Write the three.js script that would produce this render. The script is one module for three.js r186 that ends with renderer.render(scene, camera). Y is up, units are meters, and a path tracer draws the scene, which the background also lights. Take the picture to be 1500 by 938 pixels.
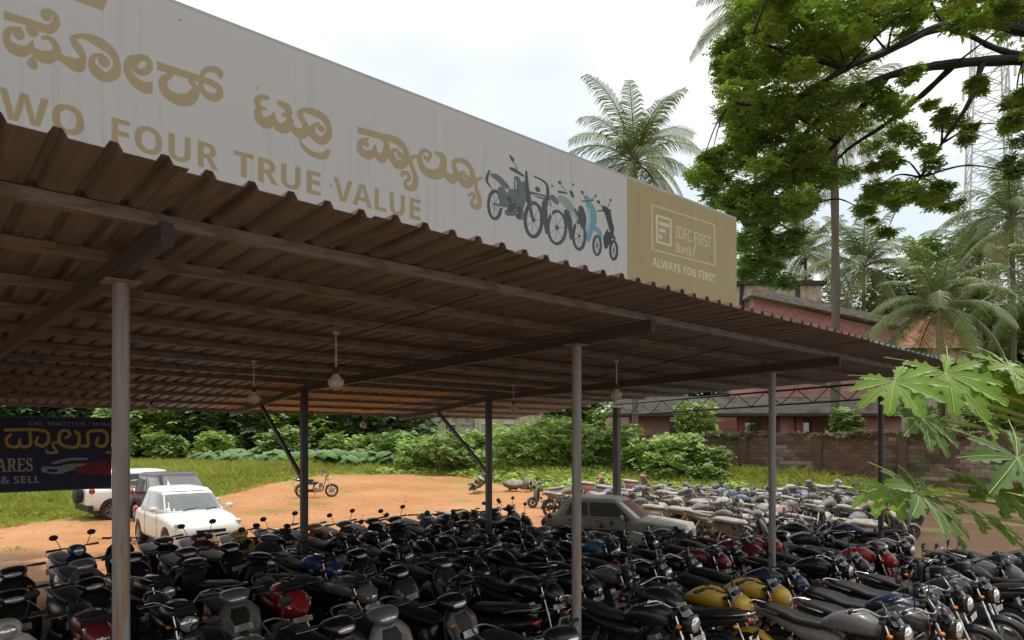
import * as THREE from 'three';
import { RoundedBoxGeometry } from 'three/addons/geometries/RoundedBoxGeometry.js';
import { mergeGeometries } from 'three/addons/utils/BufferGeometryUtils.js';
import { Brush, Evaluator, SUBTRACTION } from 'three-bvh-csg';

// ---------- camera, sky, sun, exposure ----------
// world: x runs along the shed's row of posts, -z runs to the back of the shed, y up, metres
const CAM_H = 2.71, SN = Math.sin(47.7 * Math.PI / 180), CS = Math.cos(47.7 * Math.PI / 180);
const scene = new THREE.Scene();
const camera = new THREE.PerspectiveCamera(50.25, 1.6, 0.1, 900);
camera.position.set(0, CAM_H, 0);
camera.lookAt(CS, CAM_H, -SN);
camera.setViewOffset(1500, 938, 0, -176, 1500, 938);          // rising front: posts stay upright
camera.updateProjectionMatrix();
const renderer = new THREE.WebGLRenderer({ antialias: true });
renderer.toneMapping = THREE.LinearToneMapping;
renderer.toneMappingExposure = 0.88;
renderer.shadowMap.enabled = true;

function rngOf(seed) { let s = seed >>> 0; return () => { s = (s + 0x6D2B79F5) >>> 0; let t = s; t = Math.imul(t ^ (t >>> 15), t | 1); t ^= t + Math.imul(t ^ (t >>> 7), t | 61); return ((t ^ (t >>> 14)) >>> 0) / 4294967296; }; }
const hash2 = (x, y, s = 0) => { let h = (Math.imul(x | 0, 374761393) + Math.imul(y | 0, 668265263) + Math.imul(s | 0, 1442695041)) | 0; h = Math.imul(h ^ (h >>> 13), 1274126177); return ((h ^ (h >>> 16)) >>> 0) / 4294967296; };
function vnoise(x, y, s = 0, wrap = 0) {
  const xi = Math.floor(x), yi = Math.floor(y), fx = x - xi, fy = y - yi, u = fx * fx * (3 - 2 * fx), v = fy * fy * (3 - 2 * fy);
  const w = (i) => wrap ? ((i % wrap) + wrap) % wrap : i;
  const a = hash2(w(xi), yi, s), b = hash2(w(xi + 1), yi, s), c = hash2(w(xi), yi + 1, s), d = hash2(w(xi + 1), yi + 1, s);
  return (a * (1 - u) + b * u) * (1 - v) + (c * (1 - u) + d * u) * v;
}
const fbm = (x, y, o = 4, s = 0, wrap = 0) => { let a = 0, m = .5, t = 0; for (let i = 0; i < o; i++) { a += m * vnoise(x, y, s + i, wrap); t += m; m *= .5; x *= 2; y *= 2; wrap *= 2; } return a / t; };
const sstep = (a, b, x) => { const t = Math.min(1, Math.max(0, (x - a) / (b - a))); return t * t * (3 - 2 * t); };
{ // bright broken cloud with some pale blue
  const w = 512, h = 256, d = new Float32Array(w * h * 4);
  for (let j = 0; j < h; j++) for (let i = 0; i < w; i++) {
    const el = (j + .5) / h * Math.PI - Math.PI / 2, up = Math.max(0, Math.sin(el));
    const c = sstep(.18, .40, fbm(i / w * 8, j / h * 7 * (1 + .4 * up), 5, 11, 8));
    const c2 = .88 + .2 * fbm(i / w * 16, j / h * 14, 4, 31, 16);
    const k = (j * w + i) * 4;
    const blue = [.93, 1.04, 1.12], cl = [1.33 * c2, 1.335 * c2, 1.33 * c2];
    for (let q = 0; q < 3; q++) d[k + q] = el < -.02 ? .5 : blue[q] * (1 - c) + cl[q] * c;
    d[k + 3] = 1;
  }
  const t = new THREE.DataTexture(d, w, h, THREE.RGBAFormat, THREE.FloatType);
  t.mapping = THREE.EquirectangularReflectionMapping; t.magFilter = THREE.LinearFilter; t.minFilter = THREE.LinearFilter; t.needsUpdate = true;
  scene.background = t; scene.environment = t;
}
const sun = new THREE.DirectionalLight(new THREE.Color(1, .955, .87), 3.4);
{ const r = .22, f = .02; // near noon, a little to the right
  sun.position.set(20 + (SN * r + CS * f) * 60, 60, -10 + (CS * r - SN * f) * 60); sun.target.position.set(20, 0, -10);
  scene.add(sun, sun.target); sun.castShadow = true; sun.shadow.radius = 2; sun.shadow.mapSize.set(4096, 4096);
  Object.assign(sun.shadow.camera, { left: -50, right: 50, top: 50, bottom: -50, near: 1, far: 160 }); }

// ---------- helpers ----------
const V = (x, y, z) => new THREE.Vector3(x, y, z);
const ab = (X, Z) => [SN * X + CS * Z, CS * X - SN * Z];                       // camera-plan (right, depth) -> world x, z
const atPx = (px, py, Z) => { const [x, z] = ab((px - 750) / 1000 * Z, Z); return V(x, CAM_H + (645 - py) / 1000 * Z, z); };
const depthOf = (x, z) => CS * x - SN * z;
const rise = (x, z) => .5 * sstep(24, 47, depthOf(x, z));
const onGround = (px, Z) => { const [x, z] = ab((px - 750) / 1000 * Z, Z); return V(x, rise(x, z), z); };
const taken = {};
const numbered = (n) => { const k = taken[n] = (taken[n] ?? -1) + 1; return k ? n + '_' + String(k).padStart(3, '0') : n; };
function fin(o) { o.castShadow = true; o.receiveShadow = true; return o; }
function thing(name, label, category, pos = [0, 0, 0], turn = 0, group) {
  const o = new THREE.Group(); o.name = numbered(name); scene.add(o); o.position.set(...pos); o.rotation.y = turn;
  o.userData = { label, category }; if (group) o.userData.group = group; return o;
}
function part(name, geo, mat, parent) { const m = fin(new THREE.Mesh(geo, mat)); m.name = name; parent.add(m); return m; }
function single(name, geo, mat, label, category, group) { const m = part(numbered(name), geo, mat, scene); m.userData = { label, category }; if (group) m.userData.group = group; return m; }
function structure(name, geo, mat) { const m = part(name, geo, mat, scene); m.userData.kind = 'structure'; return m; }
function MG(...gs) {
  gs = gs.flat().map((g) => { if (!g.index) { const n = g.attributes.position.count; g.setIndex([...Array(n).keys()]); }
    for (const k of Object.keys(g.attributes)) if (!['position', 'normal', 'uv', 'color'].includes(k)) g.deleteAttribute(k); return g; });
  return gs.length === 1 ? gs[0] : mergeGeometries(gs);
}
const T = (g, x = 0, y = 0, z = 0, rx = 0, ry = 0, rz = 0) => { if (rx) g.rotateX(rx); if (ry) g.rotateY(ry); if (rz) g.rotateZ(rz); return g.translate(x, y, z); };
const box = (w, h, d, x = 0, y = 0, z = 0, rx = 0, ry = 0, rz = 0) => T(new THREE.BoxGeometry(w, h, d), x, y, z, rx, ry, rz);
const rbox = (w, h, d, r, x = 0, y = 0, z = 0, rx = 0, ry = 0, rz = 0) => T(new RoundedBoxGeometry(w, h, d, 1, r), x, y, z, rx, ry, rz);
const cyl = (r0, r1, h, n = 10, x = 0, y = 0, z = 0, rx = 0, ry = 0, rz = 0) => T(new THREE.CylinderGeometry(r0, r1, h, n), x, y, z, rx, ry, rz);
const ell = (a, b, c, x, y, z, n = 10) => T(new THREE.SphereGeometry(1, n, Math.max(6, n * .7 | 0)).scale(a, b, c), x, y, z);
const tube = (pts, r, seg = 8, rad = 6) => new THREE.TubeGeometry(new THREE.CatmullRomCurve3(pts.map((p) => V(...p)), false, 'catmullrom', .3), seg, r, rad);
const both = (f) => [f(-1), f(1)];
function grid(fn, nu, nv) { // fn(u,v) -> [x,y,z]
  const p = [], uv = [], ix = [];
  for (let i = 0; i <= nu; i++) for (let j = 0; j <= nv; j++) { p.push(...fn(i / nu, j / nv)); uv.push(i / nu, j / nv); }
  for (let i = 0; i < nu; i++) for (let j = 0; j < nv; j++) { const a = i * (nv + 1) + j, b = a + nv + 1; ix.push(a, b, a + 1, b, b + 1, a + 1); }
  const g = new THREE.BufferGeometry(); g.setAttribute('position', new THREE.Float32BufferAttribute(p, 3)); g.setAttribute('uv', new THREE.Float32BufferAttribute(uv, 2)); g.setIndex(ix); g.computeVertexNormals(); return g;
}
// loft along z (or along y): secs = [s, c, halfWidthX, half2, power]; rings are superellipses
function loft(secs, axis = 'z', n = 14) {
  const p = [], uv = [], ix = [];
  const ring = (s, c, hw, hh, e = 2.4) => { for (let k = 0; k < n; k++) { const t = k / n * Math.PI * 2, cx = Math.cos(t), sy = Math.sin(t);
    const x = hw * Math.sign(cx) * Math.abs(cx) ** (2 / e), q = hh * Math.sign(sy) * Math.abs(sy) ** (2 / e);
    if (axis === 'z') p.push(x, c + q, s); else p.push(x, s, c - q); uv.push(k / n, s); } };
  const first = secs[0], last = secs[secs.length - 1];
  ring(first[0], first[1], first[2] * .02, first[3] * .02, first[4]);
  secs.forEach((q) => ring(...q));
  ring(last[0], last[1], last[2] * .02, last[3] * .02, last[4]);
  for (let i = 0; i < secs.length + 1; i++) for (let k = 0; k < n; k++) { const a = i * n + k, b = i * n + (k + 1) % n, c = a + n, d = b + n; ix.push(a, c, b, b, c, d); }
  const g = new THREE.BufferGeometry(); g.setAttribute('position', new THREE.Float32BufferAttribute(p, 3)); g.setAttribute('uv', new THREE.Float32BufferAttribute(uv, 2));
  const flip = (last[0] > first[0]); if (flip) for (let i = 0; i < ix.length; i += 3) { const q = ix[i]; ix[i] = ix[i + 1]; ix[i + 1] = q; }
  g.setIndex(ix); g.computeVertexNormals(); return g;
}
const rgb = (r, g, b) => new THREE.Color().setRGB(r, g, b);
const mat = (c, rough = .6, metal = 0, o = {}) => new THREE.MeshStandardMaterial({ color: Array.isArray(c) ? rgb(...c) : c, roughness: rough, metalness: metal, side: THREE.DoubleSide, ...o });
const phys = (c, rough, o = {}) => new THREE.MeshPhysicalMaterial({ color: rgb(...c), roughness: rough, side: THREE.DoubleSide, ...o });
function noiseTex(size, fn, srgb = true, rep = 1) {
  const d = new Uint8Array(size * size * 4);
  for (let j = 0; j < size; j++) for (let i = 0; i < size; i++) { const c = fn(i, j), k = (j * size + i) * 4; d[k] = c[0] * 255; d[k + 1] = c[1] * 255; d[k + 2] = c[2] * 255; d[k + 3] = 255; }
  const t = new THREE.DataTexture(d, size, size); t.wrapS = t.wrapT = THREE.RepeatWrapping; t.magFilter = THREE.LinearFilter; t.minFilter = THREE.LinearMipmapLinearFilter; t.generateMipmaps = true;
  if (srgb) t.colorSpace = THREE.SRGBColorSpace; t.repeat.set(rep, rep); t.needsUpdate = true; return t;
}
const wrapN = (i, j, s, n, f, o = 4, sd = 0) => fbm(i / s * f, j / s * f, o, sd, f);
const bumpFine = noiseTex(256, (i, j) => { const v = wrapN(i, j, 256, 0, 16, 4, 5); return [v, v, v]; }, false, 1);
// mottled wear: stays close to white so that it only varies the colour it multiplies
const wearTex = noiseTex(512, (i, j) => { const v = .72 + .28 * fbm(i / 512 * 6, j / 512 * 6, 5, 3, 6), r = sstep(.58, .75, fbm(i / 512 * 10, j / 512 * 10, 4, 9, 10)); return [v, v * (1 - .12 * r), v * (1 - .25 * r)]; });
const streakTex = noiseTex(512, (i, j) => { const v = .80 + .2 * fbm(i / 512 * 40, j / 512 * 4, 4, 23, 40), r = sstep(.6, .78, fbm(i / 512 * 22, j / 512 * 5, 4, 41, 22)); return [v * (1 - .1 * r), v * (1 - .22 * r), v * (1 - .32 * r)]; });

const greyStreak = noiseTex(512, (i, j) => { const v = .74 + .2 * fbm(i / 512 * 40, j / 512 * 4, 4, 23, 40), r = sstep(.6, .78, fbm(i / 512 * 22, j / 512 * 5, 4, 41, 22)), w = v * (1 - .14 * r); return [w, w * (1 - .03 * r), w * (1 - .07 * r)]; });
// ---------- ground ----------
const pxG = (px, py) => { let Z = 1000 * CAM_H / (py - 645); const [x, z] = ab((px - 750) / 1000 * Z, Z); return [x, z]; };
const lotEdge = [[-400, 800], [0, 772], [110, 757], [200, 745], [330, 722], [410, 706], [480, 698], [640, 698], [720, 706], [780, 716], [840, 722]].map(([x, y]) => { const Z = (CAM_H - .35 * sstep(20, 44, 1000 * CAM_H / (y - 645))) / (y - 645) * 1000; return [(x - 750) / 1000 * Z, Z]; });
// metres beyond the far edge of the bare lot, measured in depth (negative = bare soil)
function beyondLot(x, z) {
  const Zc = depthOf(x, z), X = SN * x + CS * z, t = X / Math.max(.1, Zc) * 1000 + 750;
  for (let i = 0; i < lotEdge.length - 1; i++) { const [X0, Z0] = lotEdge[i], [X1, Z1] = lotEdge[i + 1], a = X0 / Z0 * 1000 + 750, b = X1 / Z1 * 1000 + 750; if (t >= a && t <= b) { const k = (t - a) / (b - a); return Zc - (Z0 + (Z1 - Z0) * k); } }
  return t < 0 ? Zc - 20 : Zc - 33;
}
{
  const S = 1024, ext = 110, ox = -35, oz = -85;
  const tex = noiseTex(S, (i, j) => {
    const x = ox + (i + .5) / S * ext, z = oz + (j + .5) / S * ext;
    const n = fbm(x * .35, z * .35, 5, 61), m = .6 * fbm(x * 1.7, z * 1.7, 4, 71) + .4 * fbm(x * 2.6 + z * .5, z * .35, 4, 73), f = hash2(i, j, 5);
    let c = [.675 + .10 * (n - .5) + .10 * (m - .5) + .05 * (f - .5), .475 + .14 * (n - .5) + .12 * (m - .5) + .05 * (f - .5), .305 + .16 * (n - .5) + .12 * (m - .5) + .05 * (f - .5)];
    const Zc = depthOf(x, z), X = SN * x + CS * z;
    const dampShade = Math.max(sstep(.46, .62, fbm(x * .5, z * .5, 4, 91)) * sstep(17.5, 15.5, Zc), sstep(4.6, 7.2, X + 1.2 * (fbm(x * .9, z * .9, 3, 57) - .5)) * sstep(38, 32, Zc) * 1.25, .95 * sstep(-2.2, -.5, x) * sstep(14.6, 13.2, x) * sstep(-14.6, -12.8, z) * sstep(-1, -2.6, z)) * .75;   // last term: shade painted into the soil under the roof, cutting its bounce   // elsewhere moist, leaf-littered soil
    c = c.map((v, q) => v * (1 - dampShade * [.52, .50, .46][q]));
    const g = sstep(-.5, .7, beyondLot(x, z) + 5 * (fbm(x * .8, z * .8, 5, 17) - .5)), patch = sstep(.60, .70, fbm(x * .6, z * .6, 4, 37)) * sstep(12, 16, Zc) * .45;
    const gg = Math.max(g, patch), gc = [.44 + .14 * (m - .5), .49 + .16 * (m - .5), .21 + .1 * (m - .5)];
    return c.map((v, q) => Math.min(1, Math.max(0, v * (1 - gg) + gc[q] * gg)));
  });
  tex.wrapS = tex.wrapT = THREE.ClampToEdgeWrapping;
  const g = new THREE.PlaneGeometry(700, 700, 350, 350).rotateX(-Math.PI / 2), p = g.attributes.position, uv = g.attributes.uv;
  for (let i = 0; i < p.count; i++) { const x = p.getX(i), z = p.getZ(i); p.setY(i, rise(x, z) + .03 * (fbm(x * .3, z * .3, 3, 7) - .5)); uv.setXY(i, (x - ox) / ext, (z - oz) / ext); }
  g.computeVertexNormals();
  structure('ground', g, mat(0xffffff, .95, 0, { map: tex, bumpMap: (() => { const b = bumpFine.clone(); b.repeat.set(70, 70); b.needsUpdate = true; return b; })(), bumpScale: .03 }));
}
// loose stones and clods on the bare soil
{
  const r = rngOf(5), g = new THREE.IcosahedronGeometry(1, 0), n = 2600, im = fin(new THREE.InstancedMesh(g, mat([.30, .17, .10], .95), n)), m = new THREE.Matrix4(), q = new THREE.Quaternion(), e = new THREE.Euler();
  for (let i = 0; i < n; i++) { const Z = 7 + 34 * r() ** 1.5, t = -.75 + 1.5 * r(), [x, z] = ab(t * Z, Z), s = .008 + .03 * r() ** 4; e.set(r() * 6, r() * 6, 0); q.setFromEuler(e); m.compose(V(x, rise(x, z) + s * .2, z), q, V(s * 1.4, s * .8, s)); im.setMatrixAt(i, m); }
  im.name = 'pebbles'; im.userData = { kind: 'stuff', label: 'loose stones and clods on the bare soil', category: 'stones' }; scene.add(im);
}
// ---------- the shed ----------
const bP = 4.83, bF = 11.5, aP = [-3.17, 1.07, 5.31, 9.55, 13.79], aF = [-3.3, .8, 5.45, 9.77, 14.22];
const roofY = (b) => b <= bF ? CAM_H + 1.19 - .0207 * (b - bP) : CAM_H + 1.052 - .100 * (b - bF);    // underside of the sheets
const steel = mat([.42, .44, .46], .55, .35, { map: wearTex, bumpMap: bumpFine, bumpScale: .002 });
const darkSteel = mat([.1, .108, .125], .55, .2, { map: wearTex });
const galv = mat([.4, .425, .45], .6, .3, { map: greyStreak });
{
  const shed = thing('parking_shed', 'long open steel shed with ribbed sheet roof over the parked bikes', 'shed');
  const RL = -7, RR = 14.1;
  // trapezoid ribbed sheets, each about 1 m wide, painted on top and bare below
  const prof = []; for (let k = 0; k < 5; k++) { const s = k * .2; prof.push([s + (k ? .004 : -.035), 0], [s + .062, 0], [s + .082, .036], [s + .114, .036], [s + .134, 0], [s + (k < 4 ? .196 : .2), 0]); }
  function sheetGeo(b0, b1, top, under) {
    const p = [], c = [], uv = [], ix = [], nb = 6;
    for (const [lay, col] of [[0, under], [.0025, top]]) { const base = p.length / 3;
      for (let j = 0; j <= nb; j++) { const b = b0 + (b1 - b0) * j / nb; for (const [a, h] of prof) { p.push(a, roofY(b) + h + lay, -b); c.push(...col); uv.push(a * .7, b * .35); } }
      const m = prof.length; for (let j = 0; j < nb; j++) for (let i = 0; i < m - 1; i++) { const q = base + j * m + i; lay ? ix.push(q, q + 1, q + m, q + 1, q + m + 1, q + m) : ix.push(q, q + m, q + 1, q + 1, q + m, q + m + 1); } }
    const m = prof.length, off = m * (nb + 1);
    for (const j of [0, nb]) for (let i = 0; i < m - 1; i++) { const q = j * m + i; ix.push(q, q + 1, q + off, q + 1, q + off + 1, q + off); }
    const g = new THREE.BufferGeometry(); g.setAttribute('position', new THREE.Float32BufferAttribute(p, 3)); g.setAttribute('color', new THREE.Float32BufferAttribute(c, 3)); g.setAttribute('uv', new THREE.Float32BufferAttribute(uv, 2)); g.setIndex(ix);
    const f = g.toNonIndexed(); f.computeVertexNormals(); return f;
  }
  const sheetMat = mat(0xffffff, .62, .1, { vertexColors: true, map: greyStreak });
  const red = [.27, .13, .095], teal = [.16, .36, .34], grey = [.3, .33, .365], pale = [.36, .39, .41], ochre = [.74, .47, .16];
  const G = { rf: sheetGeo(3.28, 11.62, red, grey), tf: sheetGeo(3.28, 11.62, teal, pale), rb: sheetGeo(11.38, 15.3, red, [.29, .275, .25]), ob: sheetGeo(11.38, 15.3, ochre, ochre), tb: sheetGeo(11.38, 15.3, teal, pale) };
  const r = rngOf(3);
  for (let a = RL, k = 0; a < RR - .5; a += 1, k++) {
    const t = a > 8.2; let s = part('roof_sheet', t ? G.tf : G.rf, sheetMat, shed); s.position.set(a, .005 * (k % 2) + .001 * r(), .05 * (r() - .5)); s.rotation.x = .0006 * (r() - .5);
    s = part('roof_sheet', a > 4.5 && a < 8.5 ? G.ob : t ? G.tb : G.rb, sheetMat, shed); s.position.set(a, -.012 - .005 * (k % 2), .05 * (r() - .5));
  }
  // purlins: C channels
  const chan = (len) => { const s = new THREE.Shape(); [[0, 0], [.06, 0], [.06, .012], [.006, .012], [.006, .054], [.06, .054], [.06, .066], [0, .066]].forEach(([x, y], i) => i ? s.lineTo(x, y) : s.moveTo(x, y)); return new THREE.ExtrudeGeometry(s, { depth: len, bevelEnabled: false }).rotateY(Math.PI / 2); };
  for (const b of [3.95, 4.88, 5.9, 7.0, 8.1, 9.25, 10.4, 11.35, 12.3, 13.25, 14.2, 15.15]) { const m = part('purlin', chan(RR - RL), b > 8.6 ? galv : galv, shed); m.position.set(RL, roofY(b) - .068, -b); }
  // rafters, front part then the steeper back arm
  const bar = (p, q, w, h, mt, name) => { const a = V(...p), b = V(...q), d = b.clone().sub(a), m = part(name, box(w, h, d.length()), mt, shed); m.position.copy(a).add(b).multiplyScalar(.5); m.lookAt(b); return m; };
  for (let k = 0; k < 4; k++) { const yb = (b) => roofY(b) - .068 - .062;
    bar([aP[k], yb(bP - .97), -(bP - .97)], [aF[k], yb(bF), -bF], .06, .12, darkSteel, 'rafter');
    bar([aF[k], yb(bF) - .003, -bF], [aF[k], yb(15.05), -15.05], .058, .115, darkSteel, 'rafter');
    bar([aF[k], 2.0, -bF - .05], [aF[k], yb(13.4) - .05, -13.4], .06, .06, darkSteel, 'brace'); }
  for (const a of aP) { const top = roofY(bP) - .068 - .124, g = MG(cyl(.05, .05, top, 18, 0, top / 2), box(.2, .012, .17, 0, top - .006)); part('post', g, a > 13 ? darkSteel : steel, shed).position.set(a, 0, -bP); }
  for (const a of aF) { const top = roofY(bF) - .068 - .126, w = a > 12 ? .16 : .115, g = MG(rbox(w, top, w, .012, 0, top / 2), box(.22, .012, .22, 0, top - .006)); part('post', g, darkSteel, shed).position.set(a, 0, -bF); }
  { // lattice end truss over the last two posts
    const yt = (b) => roofY(b) - .1, L = [];
    const stick = (p, q, r0) => { const a = V(...p), b = V(...q), d = b.clone().sub(a), g = new THREE.CylinderGeometry(r0, r0, d.length(), 6); g.applyQuaternion(new THREE.Quaternion().setFromUnitVectors(V(0, 1, 0), d.clone().normalize())); const m = a.add(b).multiplyScalar(.5); return g.translate(m.x, m.y, m.z); };
    const ax = (b) => aP[4] + (aF[4] - aP[4]) * (b - bP) / (bF - bP);
    L.push(stick([ax(3.6), yt(3.6), -3.6], [ax(11.6), yt(11.6), -11.6], .022), stick([ax(3.6), yt(3.6) - .3, -3.6], [ax(11.6), yt(11.6) - .3, -11.6], .02));
    for (let b = 3.7; b < 11; b += .7) { L.push(stick([ax(b), yt(b), -b], [ax(b + .35), yt(b + .35) - .3, -b - .35], .011), stick([ax(b + .35), yt(b + .35) - .3, -b - .35], [ax(b + .7), yt(b + .7), -b - .7], .011)); }
    part('lattice_truss', MG(L), darkSteel, shed);
  }
}
// hanging lamps, unlit
{
  const white = mat([.62, .60, .54], .5), blk = mat([.03, .03, .03], .6), glass = phys([.8, .8, .76], .25, { transmission: .35 });
  const lamp = (a, b, drop) => { const y0 = roofY(b) - .07, t = thing('hanging_lamp', 'unlit white globe lamp hanging on a thin rod under the shed roof', 'lamp', [a, y0, -b], 0, 'lamps under the shed roof');
    part('rod', MG(cyl(.008, .008, drop, 6, 0, -drop / 2), box(.05, .03, .05, 0, -.015)), white, t); part('holder', cyl(.022, .028, .07, 10, 0, -drop - .035), blk, t);
    part('neck', new THREE.LatheGeometry([[.03, 0], [.035, -.02], [.08, -.06], [.082, -.085]].map((p) => new THREE.Vector2(...p)), 16).translate(0, -drop - .07, 0), white, t);
    part('globe', T(new THREE.SphereGeometry(.078, 16, 10, 0, 6.3, 1.35, 1.8), 0, -drop - .145, 0), glass, t); };
  const wire = (pts, lb) => single('electric_cable', tube(pts, .006, 40, 4), blk, lb, 'cable'); wire([[3.3, roofY(4) - .1, -4], [3.32, roofY(6.25) - .16, -6.25], [3.45, roofY(8.85) - .2, -8.85], [3.4, roofY(11) - .12, -11], [3.4, roofY(13.2) - .1, -13.2]], 'thin black cable sagging between the lamps near the banner'); wire([[7.3, roofY(4.2) - .1, -4.2], [7.6, roofY(6) - .2, -6], [8.5, roofY(9.3) - .18, -9.3], [8.2, roofY(14.2) - .1, -14.2]], 'thin black cable sagging between the lamps over the middle rows');
  for (const [a, b, d] of [[3.3, 6.25, .36], [3.5, 8.85, .34], [3.4, 13.2, .12], [7.35, 5.95, .33], [8.5, 9.3, .3], [8.2, 14.2, .2], [12.5, 6.3, .42]]) lamp(a, b, d);
}
// ---------- writing on boards: photo pixels turned into places on an upright board ----------
function board(pA, pB, y0, y1, W, H) { // world plan points of its ends, heights
  const dx = pB[0] - pA[0], dz = pB[1] - pA[1], len = Math.hypot(dx, dz);
  const cv = document.createElement('canvas'); cv.width = W; cv.height = H; const c = cv.getContext('2d');
  const map = (px, py) => { const t = (px - 750) / 1000, rx = SN * t + CS, rz = CS * t - SN; // ray in plan per metre of depth
    const Z = (pA[0] * dz - pA[1] * dx) / (rx * dz - rz * dx), x = rx * Z, z = rz * Z, s = ((x - pA[0]) * dx + (z - pA[1]) * dz) / len / len, y = CAM_H + (645 - py) / 1000 * Z; return [s * W, (y1 - y) / (y1 - y0) * H]; };
  const brush = (pts, col, crop) => { c.fillStyle = col; const f = (p) => crop ? [crop[0] + p[0] * crop[2], crop[1] + p[1] * crop[2], p[2] * crop[2]] : p;
    pts = pts.map(f); const cr = new THREE.CatmullRomCurve3(pts.map((p) => V(...p)), false, 'centripetal'), n = pts.length === 1 ? 0 : Math.max(pts.length * 14, cr.getLength() * 3 | 0);
    for (let i = 0; i <= n; i++) { const q = n ? cr.getPoint(i / n) : V(...pts[0]), [u, v] = map(q.x, q.y), [u2] = map(q.x + 1, q.y), [, v2] = map(q.x, q.y + 1); c.beginPath(); c.ellipse(u, v, Math.max(.3, (u2 - u) * q.z / 2), Math.max(.3, (v2 - v) * q.z / 2), 0, 0, 7); c.fill(); } };
  const poly = (pts, col, crop) => { c.fillStyle = col; c.beginPath(); pts.forEach((p, i) => { const q = crop ? [crop[0] + p[0] * crop[2], crop[1] + p[1] * crop[2]] : p, [u, v] = map(...q); i ? c.lineTo(u, v) : c.moveTo(u, v); }); c.fill(); };
  const text = (str, u0, u1, vTop, vBase, col, font) => { c.save(); c.font = font + ' 100px sans-serif'; const w = c.measureText(str).width; c.translate(u0, vBase); c.scale((u1 - u0) / w, (vBase - vTop) / 72); c.fillStyle = col; c.fillText(str, 0, 0); c.restore(); };
  return { c, cv, map, brush, poly, text, len };
}
const ring = (cx, cy, rx, ry, w) => [...Array(25).keys()].map((k) => [cx + rx * Math.cos(k / 24 * 6.2832), cy + ry * Math.sin(k / 24 * 6.2832), w]);
const tex2 = (cv) => { const t = new THREE.CanvasTexture(cv); t.colorSpace = THREE.SRGBColorSpace; t.anisotropy = 8; return t; };
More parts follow.
